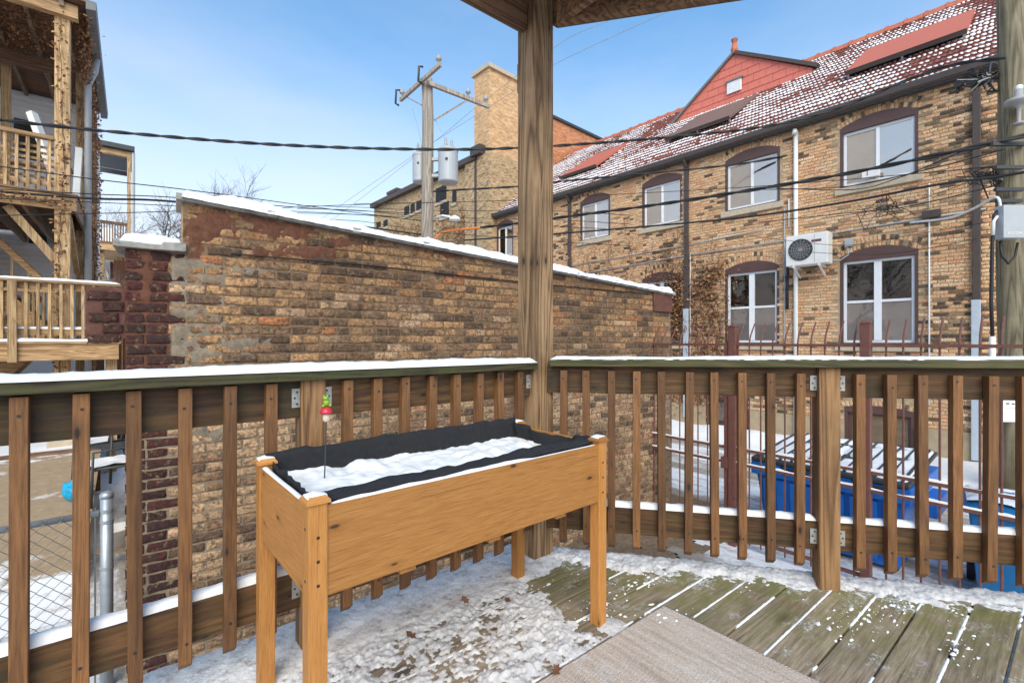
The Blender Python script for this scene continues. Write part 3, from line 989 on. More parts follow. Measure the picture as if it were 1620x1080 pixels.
# garden stake
st = on_z(513, 750, .70)
gs = thing('garden_stake', 'small green frog on a red mushroom, on a thin stake in the planter', 'garden ornament', (st.x, st.y, .66))
MB().tube([(st.x, st.y, .66), (st.x + .006, st.y - .003, .885)], .0022, 6).build('rod', M['dark_grey'], gs)
c = Vector((st.x + .006, st.y - .003, .878))
mu = MB().lathe(c, [(.008, 0), (.012, .006), (.012, .022), (.009, .030)], 14).build('mushroom_stem', M['cream'], gs, smooth=True)
MB().lathe(c, [(.013, .026), (.021, .029), (.0215, .034), (.016, .045), (.006, .051), (.001, .052)], 16).build('mushroom_cap', M['red'], gs, smooth=True)
fr = bmesh.new()
def ell(bm, p, s, seg=10):
    r = bmesh.ops.create_uvsphere(bm, u_segments=seg, v_segments=7, radius=1)
    for v in r['verts']: v.co = Vector((v.co.x * s[0], v.co.y * s[1], v.co.z * s[2])) + p
ell(fr, Vector((0, 0, .066)), (.010, .009, .014)); ell(fr, Vector((-.004, -.006, .081)), (.009, .008, .007))
for s_ in (-1, 1):
    ell(fr, Vector((-.004 + s_ * .006, -.008, .088)), (.0032, .0032, .0034)); ell(fr, Vector((s_ * .011, -.003, .055)), (.005, .008, .005))
fm = bpy.data.meshes.new('frog'); fr.to_mesh(fm); fr.free(); fm.shade_smooth(); fm.materials.append(M['green'])
link('frog', fm, gs, c - Vector((st.x, st.y, .66)))

# dry leaves on the trampled snow
LV = [(0, 0, 0), (.012, .006, .002), (.016, .018, .006), (.026, .012, .004), (.034, .022, .008), (.05, .004, .012), (.034, -.012, .006), (.026, -.006, .004), (.016, -.016, .008), (.012, -.005, .003)]
lm = MB().add(LV, [tuple(range(10))]).mesh('dry_leaf', M['vine'])
lm.materials.clear(); lm.materials.append(flat('fallen_leaf', (.16, .07, .035), .8, var=.3, scale=60))
for i, (px, py, lab) in enumerate(((775, 1000, 'curled brown leaf on the snow in front of the planter'), (742, 958, 'small brown leaf on snow under the planter box'),
                                  (885, 1052, 'brown leaf by the edge of the rug'), (925, 870, 'brown leaf in the snow by the corner post'),
                                  (800, 955, 'brown leaf on snow near the back right planter leg'), (660, 1013, 'flat brown leaf on trampled snow left of the rug'))):
    p = on_z(px, py, .02)
    o = link('dry_leaf', lm, None, (p.x, p.y, .028), (.3 * math.sin(i * 5), .4 * math.cos(i * 3), i * 1.7), (.8 + .1 * (i % 3),) * 3)
    tag(o, lab, 'leaf', 'fallen leaves on the deck')

# ================================================================== BRICK GARAGE
def plane_px(loc, rz, px, py, off=0.0, axis='y'):
    """where the line of sight through a photo pixel meets a wall plane, in that wall's own frame"""
    inv = root_matrix(loc, rz).inverted()
    o = inv @ Vector((0, 0, CAM_H)); d = inv.to_3x3() @ ray(px, py)
    t = ((off - o.y) / d.y) if axis == 'y' else ((off - o.x) / d.x)
    return o + d * t

def proj(p):
    """photo pixel of a world point (to rank pieces by how large they show)"""
    X = CY * p[0] - SY * p[1]; Y = SY * p[0] + CY * p[1]
    if Y < .1: return None
    return 810 + FOC * X / Y, 540 - FOC * (p[2] - CAM_H) / Y, Y

GW, GRZ = Vector((-.03, 3.85, G)), R(-3.4)
def gp(px, py): return plane_px(GW, GRZ, px, py)
GL = gp(1060, 480).x                           # wall length
GX1 = gp(287, 330).x                           # where the low part ends
ZL = gp(240, 394).z
z_a, z_b = gp(292, 318), gp(1055, 466)
def gtop(x):
    return ZL if x < GX1 else z_a.z + (z_b.z - z_a.z) * (x - z_a.x) / (z_b.x - z_a.x)
gar = thing('brick_garage', 'old brown common brick garage wall with snowy sloping coping', 'garage', GW, GRZ)
GD = 5.6
# mortar bed as relief: smears over the brick faces where it was patched
CEMENT, RED, TANM = (.275, .22, .158), (.16, .07, .044), (.235, .152, .092)
smears = [(gp(*c).x, gp(*c).z, rx, rz, s, col) for c, rx, rz, s, col in (
    ((300, 420), .30, .045, 1.0, CEMENT), ((275, 445), .16, .16, .9, CEMENT), ((290, 490), .22, .10, .9, CEMENT), ((400, 430), .25, .05, .7, CEMENT), ((380, 545), .22, .06, .75, CEMENT), ((262, 490), .05, .12, .8, CEMENT), ((330, 440), .35, .05, .8, CEMENT),
    ((285, 530), .16, .12, .9, CEMENT), ((300, 560), .30, .06, .8, CEMENT), ((330, 505), .2, .07, .7, CEMENT), ((350, 480), .12, .04, .7, CEMENT), ((262, 575), .08, .12, .7, CEMENT), ((270, 650), .3, .12, .8, CEMENT), ((330, 690), .3, .1, .6, CEMENT),
    ((320, 325), .12, .05, .9, CEMENT), ((340, 352), .15, .11, 1.1, RED), ((310, 375), .06, .09, 1.0, RED), ((455, 365), .26, .08, 1.05, RED), ((490, 395), .3, .05, 1.0, RED),
    ((545, 385), .2, .05, .8, RED), ((410, 400), .12, .05, .8, RED), ((600, 375), .22, .05, .7, RED), ((232, 430), .03, .2, 1.2, RED), ((700, 400), .3, .05, .6, RED), ((420, 335), .2, .04, .6, RED),
    ((640, 470), .3, .05, .45, TANM), ((900, 520), .35, .06, .45, TANM), ((960, 470), .35, .08, .55, TANM), ((700, 560), .3, .05, .4, TANM))]
nx, nz = 300, 170
Hm = max(z_a.z, z_b.z) + .02
xsg = np.linspace(0, GL, nx + 1); zsg = np.linspace(0, 1, nz + 1)
vs = []; cols = []
for x in xsg:
    for q in zsg:
        z = q * Hm
        n = snoise(x * 14, z * 14, 3, 3); m = .0062 + .0024 * n; bl = 0; col = TANM
        for (sx, sz, rx, rz, st_, c_) in smears:
            if c_ is CEMENT and x < .235: continue
            d = ((x - sx) / rx) ** 2 + ((z - sz) / rz) ** 2
            if d < 3:
                k = st_ * math.exp(-d) * .78 + .42 * n + .32 * snoise(x * 5, z * 5, sx, 3)
                if k > .30: m = max(m, .0055 + .0105 * min(1, (k - .30) / .35) + .003 * n); col = c_
        if z < 1.9 and col is TANM: col = (.29, .22, .15)
        if x < .23 and col is TANM: col = (.14, .062, .042)
        vs.append((x, -m, z)); cols.append((*col, 1))
fs = [(i * (nz + 1) + j, (i + 1) * (nz + 1) + j, (i + 1) * (nz + 1) + j + 1, i * (nz + 1) + j + 1) for i in range(nx) for j in range(nz) if zsg[j + 1] * Hm < min(gtop(xsg[i]), gtop(xsg[i + 1])) + .02]
me = bpy.data.meshes.new('mortar'); me.from_pydata(vs, [], fs)
at = me.attributes.new('col', 'FLOAT_COLOR', 'POINT'); at.data.foreach_set('color', np.array(cols, np.float32).ravel())
me.shade_smooth(); me.materials.append(M['mortar']); link('mortar', me, gar)
body = MB()
body.extrude([(.012, 0), (GX1, 0), (GX1, ZL), (.012, ZL)], 'y', .02, .33)
body.extrude([(GX1, 0), (GL, 0), (GL, gtop(GL)), (GX1 + .001, gtop(GX1 + .002))], 'y', .02, .33)
body.box(.02, .33, .331, GD, 0, ZL - .1); body.box(GL - .3, GL - .004, .331, GD, 0, gtop(GL) - .02); body.box(.02, GL, GD, GD + .3, 0, ZL - .1)
body.build('wall', M['far_tan'], gar, world=False)
MB().box(.3, GL - .3, .33, GD, ZL - .25, ZL - .15).build('flat_roof', M['snow_far'], gar, world=False)

def brick_variant(name, L, h, dep, seed, mat):
    rr = random.Random(seed)
    c = .007
    g = []
    xs = [-L / 2, -L / 2 + c, -L / 6, L / 6, L / 2 - c, L / 2]; zs = [-h / 2, -h / 2 + c, h / 2 - c, h / 2]
    vs = []; fs = []
    for i, x in enumerate(xs):
        for j, z in enumerate(zs):
            rim = (i in (0, 5)) + (j in (0, 3))
            y = -dep + (.0035 if rim == 1 else .006 if rim == 2 else rr.uniform(-.0015, .002))
            jx, jz = rr.uniform(-.003, .003), rr.uniform(-.0028, .0028)
            if rim == 2: jx *= 1.5; jz *= 1.5
            vs.append((x + jx * 1.6, y, z + jz * 1.7))
    for i in range(5):
        for j in range(3):
            a = i * 4 + j; fs.append((a, a + 4, a + 5, a + 1))
    ring = [i * 4 for i in range(6)] + [20 + j for j in range(1, 4)] + [i * 4 + 3 for i in range(4, -1, -1)] + [2, 1]
    b = len(vs)
    for r in ring: vs.append((vs[r][0], .002, vs[r][2]))
    for q in range(len(ring)):
        q2 = (q + 1) % len(ring); fs.append((ring[q], b + q, b + q2, ring[q2]))
    return vs, fs
COURSE, BL, BH = .0675, .2, .054
VAR_S = [brick_variant('s', BL, BH, .012, i, None) for i in range(8)]
VAR_H = [brick_variant('h', .095, BH, .012, 30 + i, None) for i in range(4)]
def as_mesh(v, mat):
    m_ = MB().add(*v).mesh('brick', mat); m_.shade_smooth(); return m_
MS_G = [as_mesh(v, M['brick_obj']) for v in VAR_S]; MH_G = [as_mesh(v, M['brick_obj']) for v in VAR_H]
MS_F = [as_mesh(v, M['fbrick_obj']) for v in VAR_S]; MH_F = [as_mesh(v, M['fbrick_obj']) for v in VAR_H]

def gar_color(x, z, rr):
    zz = z + G
    n = snoise(x * 1.1, z * 1.4, 5, 3) + rr.gauss(0, .22)
    if x < .215 and rr.random() < .97: return random.Random(rr.random()).choice(((.075, .027, .024), (.095, .032, .027), (.055, .023, .022)))
    tan, olive, dark, org, pale = (.37, .235, .125), (.245, .16, .1), (.125, .085, .06), (.38, .175, .085), (.43, .305, .195)
    r = rr.random()
    if zz < .95:
        c = pale if r < .3 else (.41, .29, .18) if r < .62 else olive if r < .86 else dark if r < .95 else (.4, .23, .14)
    elif zz > gtop(x) + G - .45:
        c = tan if r < .34 else (.28, .16, .08) if r < .55 else dark if r < .78 else org if r < .86 else olive
    else:
        c = tan if r < .2 else olive if r < .5 else (.2, .138, .086) if r < .68 else dark if r < .86 else org if r < .9 else pale
    k = 1 + .28 * n
    return (max(.02, c[0] * k * 1.1), max(.02, c[1] * k * .98), max(.02, c[2] * k * .9))

def lay_bricks(x0, x1, z1, topf, skip, colf, seed, course=COURSE, hdr=6):
    """running bond with a header course now and then: list of (x, z, kind, variant, colour)"""
    out = []; r = 0; z = course / 2 + .004
    while z < z1:
        rr = random.Random(seed * 1000 + r)
        head = (r % hdr == hdr - 2)
        p = .1075 if head else .2135
        x = x0 + (p / 2 if (r % 2 == 0 or head) else p) - rr.uniform(0, .03)
        if not head and r % 2:                          # half brick at the start
            if z + course * .6 < topf(x0 + .05) and not skip(x0 + .05, z): out.append((x0 + .048, z, 'h', rr.randrange(4), colf(x0 + .05, z, rr)))
            x = x0 + .1 + p / 2
        else: x = x0 + p / 2
        while x + p * .3 < x1:
            xx = min(x, x1 - p / 2 + .004)
            if z + course * .45 < min(topf(xx - p / 2), topf(xx + p / 2)) and not skip(xx, z):
                out.append((xx, z + rr.uniform(-.002, .002), 'h' if head else 's', rr.randrange(4 if head else 8), colf(xx, z, rr)))
            x += p
        r += 1; z += course
    return out

def place_bricks(bricks, parent, meshS, meshH, varS, varH, mat_att, loc, rz, facing, limit=300, okf=None):
    """the pieces that show largest become objects, the rest one run of real bricks"""
    m = root_matrix(loc, rz)
    rank = []
    for i, b in enumerate(bricks):
        p = m @ (Vector((b[0], 0, b[1])) if facing == 'y' else Vector((0, b[0], b[1])))
        q = proj(p)
        if q and -20 < q[0] < 1640 and 0 < q[1] < 1080 and (okf is None or okf(q)):
            rank.append((q[2] * (1 if b[2] == 's' else 1.4), i))
    rank.sort(); near = set(i for _, i in rank[:limit])
    run = MB()
    for i, b in enumerate(bricks):
        rr = random.Random(i)
        tilt = rr.uniform(-.008, .008); dy = rr.uniform(-.003, .002)
        if i in near:
            me_ = (meshS[b[3]] if b[2] == 's' else meshH[b[3]])
            if facing == 'y': link('brick', me_, parent, (b[0], dy, b[1]), (0, tilt, 0), color=b[4])
            else: link('brick', me_, parent, (dy, b[0], b[1]), (0, tilt, R(-90)), color=b[4])
        else:
            v, f = (varS[b[3]] if b[2] == 's' else varH[b[3]])
            run.col = b[4]
            if facing == 'y': run.add([(p[0] + b[0], p[1] + dy, p[2] + b[1]) for p in v], f)
            else: run.add([(p[1] + dy, -p[0] + b[0], p[2] + b[1]) for p in v], f)
    o = run.build('brick_run', mat_att, parent, world=False, recalc=False)
    o['kind'] = 'stuff'
    return o

bricks = lay_bricks(.0, GL, 4.0, lambda x: gtop(min(max(x, 0), GL)) + .01, lambda x, z: False, gar_color, 3)
for r in range(int((gp(180, 530).z) / COURSE), int(gp(180, 455).z / COURSE)):      # toothed stub at the left end
    w = .2 - .035 * abs(r - int(gp(180, 462).z / COURSE))
    bricks.append((-.06 - .02 * (r % 2), r * COURSE + COURSE / 2 + .004, 'h', r % 4, (.07, .03, .025)))
    if r % 2: bricks.append((-.13, r * COURSE + COURSE / 2 + .004, 'h', r % 4, (.08, .035, .028)))
place_bricks(bricks, gar, MS_G, MH_G, VAR_S, VAR_H, M['brick_att'], GW, GRZ, 'y')
MB().box(-.19, .0, .004, .3, gp(180, 535).z, gp(180, 455).z).build('wall_stub', M['rusty'], gar, world=False)
# left end return bricks
body = MB(); body.col = (.08, .03, .025)
for r in range(int(ZL / COURSE)):
    z = r * COURSE + .0375
    for q in range(2 if r % 2 else 1):
        v, f = VAR_H[(r + q) % 4] if r % 2 else VAR_S[r % 8]
        yy = (.07 + .11 * q) if r % 2 else .12
        body.add([(p[1] + .008, -p[0] + yy + .05, p[2] + z) for p in v], f)
o = body.build('brick_return', M['brick_att'], gar, world=False, recalc=False); o['kind'] = 'stuff'

# clay coping tiles
def coping(x0, x1, zf, seed, name='coping_tile'):
    rr = random.Random(seed)
    def ring(x, grow):
        z = zf(x); w0, w1 = -.05 - grow, .36 + grow
        pts = [(w0, -.018), (w0, .012 + grow), (.02, .044 + grow), (.155, .058 + grow), (.29, .044 + grow), (w1, .012 + grow), (w1, -.018)]
        return [(x, a, z + b) for a, b in pts]
    n = 7; vs = []; fs = []
    secs = [(x0, 0), (x1 - .075, 0), (x1 - .07, .012), (x1 - .004, .012)]
    for x, gq in secs: vs += ring(x, gq)
    for i in range(len(secs) - 1):
        for k in range(n):
            fs.append((i * n + k, i * n + (k + 1) % n, (i + 1) * n + (k + 1) % n, (i + 1) * n + k))
    fs.append(tuple(range(n))); fs.append(tuple(range((len(secs) - 1) * n, len(secs) * n)))
    MB().add(vs, fs).build(name, M['coping'], gar, world=False, bevel=.006)
x = GX1 - .03; i = 0
while x < GL + .02:
    coping(x, min(x + .61, GL + .04), lambda q: gtop(min(max(q, GX1 + .002), GL)) + .012, i); x += .61; i += 1
coping(-.06, .26, lambda q: ZL + .01, 40); coping(.26, GX1 + .03, lambda q: ZL + .012, 41)
mG = root_matrix(GW, GRZ)
def GP(x, y, z): return mG @ Vector((x, y, z))
snow_strip(GP(GX1, .135, gtop(GX1 + .01) + .012), GP(GL + .03, .135, gtop(GL) + .012), .42, .085, 'snow on the long sloping coping of the brick garage', 31, amp=.3, step=.03)
snow_strip(GP(-.03, .16, ZL + .03), GP(GX1 + .01, .16, ZL + .03), .39, .07, 'snow on the short low coping at the left end of the garage', 32, amp=.3)
a, b = gp(1031, 492), gp(1060, 458)
MB().box(a.x, b.x, -.035, -.012, a.z, b.z).build('rusty_plate', M['rusty'], gar, world=False, bevel=.002)
# a thin cable pinned along the brickwork
pts = [GP(gp(q[0], q[1]).x, -.022, gp(q[0], q[1]).z) for q in ((365, 402), (560, 418), (760, 440), (880, 452), (1024, 465))]
tag(MB().tube(pts, .005, 5).build('wall_cable', M['black'], smooth=True), 'thin dark cable pinned along the garage brickwork below its coping', 'cable')
# soil strip at the foot of the wall
tag(hf('soil', 3.2, 6.2, 2.6, 3.9, .05, lambda x, y: .03 + .03 * snoise(x * 3, y * 3, 0, 3) - .05 * abs(y - 3.45), M['soil'], cut=0, z0=G), 'strip of bare brown dirt at the foot of the garage wall', 'dirt', kind='stuff')
pts = [GP(.013, .28, z) for z in (ZL + .05, gtop(GX1 + .01) + .05)]

# ================================================================== LEFT: NEIGHBOUR'S BACK PORCH
pb = thing('back_porch', 'tall weathered wooden back porch with stairs and dry vines', 'porch', (-2.5, 12.9, G))
PF, PBK, PR = 10.9, 15.0, -.72
F1, F2, RT = 1.15, 3.62, 6.55
def psts(x, y, z0, z1, w, mat='porch_z'): MB().box(x - w / 2, x + w / 2, y - w / 2, y + w / 2, z0, z1).build('post', M[mat], pb, bevel=.008)
for x, w in ((-.9, .19), (-3.4, .19), (-5.9, .19)):
    psts(x, PF, G, RT, w)
psts(-.80, 12.9, G, RT, .15); psts(-.72, 14.9, G, RT, .15); psts(-3.4, 12.9, G, F2, .15)
# floors
for z, xr in ((F2, PR),):
    MB().box(-6.2, xr, PF - .12, PF - .08, z - .28, z - .02).build('fascia', M['porch_x'], pb, bevel=.004)
    MB().box(xr - .04, xr, PF - .079, PBK, z - .28, z - .02).build('fascia', M['porch_y'], pb)
    for i in range(12):
        x = -6.1 + i * .47
        MB().box(x, x + .05, PF - .07, PBK - .02, z - .26, z - .04).build('joist', M['porch_y'], pb)
    for i in range(28):
        y = PF - .15 + i * .15
        MB().box(-6.2, xr + .02, y, y + .142, z - .03, z).build('floor_board', M['porch_dk'], pb)
    for i in range(16):
        x = -1.06 - i * .125
        MB().box(x - .02, x + .02, PF - .06, PF - .02, z + .02, z + .86).build('picket', M['porch_z'], pb)
    MB().box(-6.2, -1.0, PF - .10, PF + .02, z + .86, z + .92).build('handrail', M['porch_x'], pb, bevel=.005)
    MB().box(-6.2, -1.0, PF - .019, PF + .019, z + .10, z + .18).build('bottom_rail', M['porch_x'], pb)
    for i in range(6):
        MB().box(-1.75, -1.0, PF + .02, PF + .035, z + .22 + i * .1, z + .26 + i * .1).build('lattice_slat', M['porch_z'], pb)
# roof
MB().box(-6.5, PR + .02, PF - .2, PF - .06, RT, RT + .22).build('roof_beam', M['porch_x'], pb, bevel=.004)
MB().box(-6.5, PR + .02, 12.85, 12.98, RT - .12, RT + .12).build('roof_beam', M['porch_dk'], pb)
for i in range(12):
    x = -6.1 + i * .47
    MB().box(x, x + .06, PF - .25, PBK + .3, RT + .12, RT + .25).build('rafter', M['porch_y'], pb)
MB().box(-6.7, PR + .12, PF - .35, PBK + .45, RT + .251, RT + .29).build('roof_deck', M['porch_dk'], pb)
g = MB(); g.extrude([(PR + .125, RT + .14), (PR + .25, RT + .16), (PR + .26, RT + .3), (PR + .125, RT + .3)], 'y', PF - .35, PBK + .5)
g.build('gutter', M['lead'], pb)
MB().tube([(PR + .19, 12.3, RT + .14), (PR + .16, 12.3, RT - .1), (PR + .06, 12.3, RT - .4), (PR + .06, 12.3, G)], .055, 10).build('downspout', M['grey_metal'], pb, smooth=True)
# lower deck, reaching further out
LF, LR_ = 10.35, -.16
LDX = on_y(188, 440, LF).x
MB().box(-6.5, LDX, LF, LF + .04, F1 - .3, F1 - .04).build('fascia', M['porch_x'], pb, bevel=.004)
for i in range(17):
    y = LF - .03 + i * .15
    MB().box(-6.5, LDX + .02, y, y + .142, F1 - .038, F1).build('floor_board', M['porch_x'], pb)
for i in range(12):
    x = -6.2 + i * .52
    MB().box(x, x + .05, LF + .041, LF + 2.4, F1 - .26, F1 - .04).build('joist', M['porch_y'], pb)
rl = on_y(100, 441, LF).z
MB().box(-6.5, LDX + .02, LF - .03, LF + .11, rl - .075, rl - .035).build('handrail', M['porch_x'], pb, bevel=.005)
MB().box(-6.5, LDX, LF + .04, LF + .08, rl - .18, rl - .085).build('top_rail', M['porch_x'], pb)
MB().box(-6.5, LDX, LF + .04, LF + .08, F1 + .1, F1 + .2).build('bottom_rail', M['porch_x'], pb)
for i in range(48):
    x = LDX - .06 - i * .13
    MB().box(x - .019, x + .019, LF + .0, LF + .038, F1 + .05, rl - .08).build('picket', M['porch_z'], pb)
for x in (on_y(20, 500, LF).x, LDX - 1.55 - 2.4):
    MB().box(x - .05, x + .05, LF - .06, LF + .0, F1 - .32, rl - .08).build('rail_post', M['porch_z'], pb, bevel=.004)
for x in (LDX - .1, LDX - 2.2, LDX - 4.3):
    MB().box(x - .07, x + .07, LF + .3, LF + .44, G, F1 - .04).build('post', M['porch_z'], pb)
snow_strip((-6.5, LF + .04, rl - .036), (LDX + .02, LF + .04, rl - .036), .15, .035, 'snow on the handrail of the lower deck of the back porch', 51, step=.06)
snow_strip((-6.5, LF + .0, F1), (LDX + .02, LF + .0, F1), .08, .04, 'snow on the floor edge of the lower back porch deck', 52, step=.06)
snow_strip((-6.5, LF + .06, F1 + .2), (LDX, LF + .06, F1 + .2), .045, .03, 'snow on the bottom rail of the lower back porch deck', 53, step=.06)
# stairs up to the second floor, and the flight above
def stairs(x0, x1, z0, z1, y0, y1):
    n = 12
    for k in range(n):
        t = (k + .5) / n
        x = x0 + (x1 - x0) * t; z = z0 + (z1 - z0) * (k + 1) / n
        MB().box(x - .14, x + .14, y0, y1, z - .035, z).build('tread', M['porch_dk'], pb)
    for y in (y0 - .03, y1 + .03):
        MB().bar((x0, y, z0), (x1, y, z1), .045, .28).build('stringer', M['porch_x'], pb)
        MB().bar((x0, y, z0 + .95), (x1, y, z1 + .95), .05, .09).build('stair_rail', M['porch_x'], pb)
    for k in range(10):
        t = (k + .5) / 10
        x = x0 + (x1 - x0) * t; z = z0 + (z1 - z0) * t
        MB().box(x - .018, x + .018, y0 - .045, y0 - .015, z + .1, z + .92).build('stair_picket', M['porch_z'], pb)
stairs(-1.15, -3.2, F1, F2, 12.2, 13.1)
stairs(-3.2, -1.5, G, F1, 13.3, 14.2)
for i in range(12):
    MB().box(-6.0, -2.0, 13.2, 13.23, F1 + .02 + i * .19, F1 + .2 + i * .19).build('plank', M['porch_dk'], pb)
MB().bar((-.95, PF + .05, F1 + 1.3), (-1.55, PF + .05, F2 - .3), .1, .12).build('brace', M['porch_z'], pb)
MB().bar((-.85, 11.2, F2 - .35), (-.85, 12.8, F1 + 1.4), .08, .12).build('brace', M['porch_z'], pb)
# inner railing and back posts of the upper floor
for i in range(14):
    x = -1.0 - i * .16
    MB().box(x - .02, x + .02, 13.28, 13.32, F2 + .05, F2 + 1.0).build('picket', M['porch_dk'], pb)
MB().box(-3.4, -.85, 13.26, 13.34, F2 + 1.0, F2 + 1.07).build('handrail', M['porch_dk'], pb)
for x in (-1.9, -3.0): psts(x, 13.3, F2, RT, .13)
for i in range(18):
    x = -1.0 - i * .13
    MB().box(x - .018, x + .018, 12.1, 12.13, F1 + .05, F1 + .9).build('picket', M['porch_z'], pb)
MB().box(-3.4, -.9, 12.09, 12.15, F1 + .9, F1 + .97).build('handrail', M['porch_x'], pb)
MB().bar((-.95, 11.3, F2 + .1), (-1.35, 11.6, F2 + 1.5), .12, .1).build('white_pipe', M['white_metal'], pb)
MB().bar((-.82, 12.0, F2 + .0), (-.80, 12.5, F2 + 1.3), .1, .1).build('white_pipe', M['white_metal'], pb)
# house wall with lapped white siding behind the porch
hw = thing('siding_house', 'white lapped siding wall of the house behind the back porch', 'house', (-3.4, 15.1, G))
MB().box(-7, -.75, 15.12, 19, G, RT + .2).build('wall', M['siding'], hw)
SB = MB().hexa([(0, 0, 0), (6.25, 0, 0), (6.25, .03, 0), (0, .03, 0), (0, .022, .118), (6.25, .022, .118), (6.25, .03, .118), (0, .03, .118)]).mesh('siding_board', M['siding'])
z = 0
while z < RT + .2 - G - .12:
    link('siding_board', SB, hw, (-7 + 3.4, -.02, z)); z += .115
for (p0, p1) in (((22, 250), (68, 196)), ((46, 385), (74, 348))):
    a = on_y(*p0, 15.05); b = on_y(*p1, 15.05)
    w = MB(); w.box(a.x, b.x, 15.03, 15.07, a.z, b.z)
    wo = w.build('window', M['dark_grey'], hw)
    mz = (a.z + b.z) / 2
    for zz in ((a.z + .07, mz - .03), (mz + .03, b.z - .07)):
        MB().box(a.x + .08, b.x - .08, 15.02, 15.029, *zz).build('pane', M['glass'], wo)
    MB().box(a.x - .05, b.x + .05, 15.0, 15.08, a.z - .06, a.z - .002).build('sill', M['white_frame'], wo)

# dry vines: stems and leaves
def vine(name, label, anchors, nleaf, seed, spread, leafsize=.05, flat_axis=None, stems=True):
    """anchors: polylines followed by stems; leaves scattered round them"""
    rr = random.Random(seed)
    root = thing(name, label, 'vine', anchors[0][0])
    if stems:
        mb = MB()
        for ln in anchors:
            pts = []
            for i in range(len(ln) - 1):
                a, b = Vector(ln[i]), Vector(ln[i + 1])
                n = max(2, int((b - a).length / .12))
                for k in range(n):
                    j = Vector((rr.gauss(0, 1) * spread[0], rr.gauss(0, 1) * spread[1], rr.gauss(0, 1) * spread[2])) * .22
                    pts.append(a.lerp(b, k / n) + j)
            pts.append(Vector(ln[-1]))
            r0 = rr.uniform(.006, .011)
            mb.tube(pts, [r0 * (1 - .6 * i / len(pts)) for i in range(len(pts))], 5)
        so_ = mb.build('stem', M['vine'], root); so_['kind'] = 'stuff'
    lv = MB()
    for q in range(nleaf):
        ln = rr.choice(anchors); i = rr.randrange(len(ln) - 1)
        p = Vector(ln[i]).lerp(Vector(ln[i + 1]), rr.random())
        cl_ = lambda: max(-1.7, min(1.7, rr.gauss(0, 1)))
        p += Vector((cl_() * spread[0], cl_() * spread[1], cl_() * spread[2]))
        s = leafsize * rr.uniform(.5, 1.3)
        u = Vector((rr.gauss(0, 1), rr.gauss(0, 1), rr.gauss(0, 1))).normalized()
        w = u.orthogonal().normalized() * s * .5
        u = u * s
        lv.add([p, p + u * .45 + w, p + u, p + u * .5 - w], [(0, 1, 2, 3)])
    o = lv.build('leaves', M['dry_leaf'], root, recalc=False); o['kind'] = 'stuff'
    return root
an = [[(-.9, PF - .12, G), (-.95, PF - .12, 2), (-.88, PF - .12, 4), (-.92, PF - .12, 6.5)],
      [(-.74, 12.8, G), (-.75, 12.8, 3), (-.78, 12.8, 6.4)], [(-.64, 14.6, 0), (-.62, 14.6, 3), (-.64, 14.6, 6.6)],
      [(-.66, 13.4, 0), (-.62, 13.4, 3), (-.6, 13.6, 5.6)], [(-.62, 13.2, 4), (-.66, 12.3, 6.2), (-.66, 11.2, 6.7)], [(-.66, 14.8, 5.6), (-.6, 12, 6.75), (-.6, 10.7, 6.8)]]
vine('climbing_vine', 'dry brown vine climbing the posts of the tall back porch', an, 3600, 5, (.05, .1, .1), .055)
an = [[(-.9, PF + .1 + .35 * k, RT + .1), (-2.6, PF + .2 + .4 * k, RT + .1)] for k in range(5)] + [[(-.9, PF - .13, F2 - .2), (-3.2, PF - .13, F2 - .1)]] * 2
vine('climbing_vine', 'dry vine matted under the roof of the tall back porch', an, 2400, 6, (.3, .15, .04), .045)

# far porch behind
fp = thing('far_porch', 'small far grey roofed porch beside the tall back porch', 'porch', on_y(180, 540, 25.8))
fy = 25.8
def fx(px): return on_y(px, 300, fy).x
def fz(py): return on_y(190, py, fy).z
MB().box(fx(150), fx(213), fy - .3, fy + 3, fz(238), fz(231)).build('roof', M['dark_grey'], fp)
MB().box(fx(150), fx(208), fy - .1, fy + .1, fz(247), fz(239)).build('beam', M['porch_x'], fp)
MB().box(fx(150), fx(204), fy + 1.4, fy + 1.5, fz(262), fz(255)).build('beam', M['dark_grey'], fp)
MB().box(fx(201), fx(207), fy - .1, fy + .1, fz(386), fz(247)).build('post', M['porch_z'], fp)
MB().tube([(fx(211), fy - .15, fz(240)), (fx(211), fy - .15, fz(400))], .06, 8).build('downspout', M['grey_metal'], fp)
MB().box(fx(150), fx(207), fy - .06, fy + .06, fz(356), fz(352)).build('handrail', M['porch_dk'], fp)
MB().box(fx(150), fx(207), fy - .04, fy + .04, fz(388), fz(384)).build('bottom_rail', M['porch_dk'], fp)
for i in range(12):
    x = fx(152 + i * 4.3)
    MB().box(x - .02, x + .02, fy - .02, fy + .02, fz(384), fz(356)).build('picket', M['porch_dk'], fp)
MB().box(fx(140), fx(210), fy - .2, fy + 3, fz(398), fz(389)).build('floor', M['porch_x'], fp)
for x in (fx(160), fx(205)): MB().box(x - .1, x + .1, fy, fy + .2, G, fz(398)).build('post', M['porch_z'], fp)
fh = thing('far_house', 'pale siding house with an orange brick corner beyond the back porch', 'house', (fx(165), fy + 3.2, G))
MB().box(fx(120), fx(176), fy + 3.2, fy + 9, G, fz(340)).build('wall', M['siding'], fh)
MB().box(fx(176.2), fx(200), fy + 3, fy + 9, G, fz(398)).build('brick_corner', M['far_orange'], fh)
MB().box(fx(170), fx(175), fy + 3.15, fy + 3.2, fz(430), fz(400)).build('window', M['brown_trim'], fh)

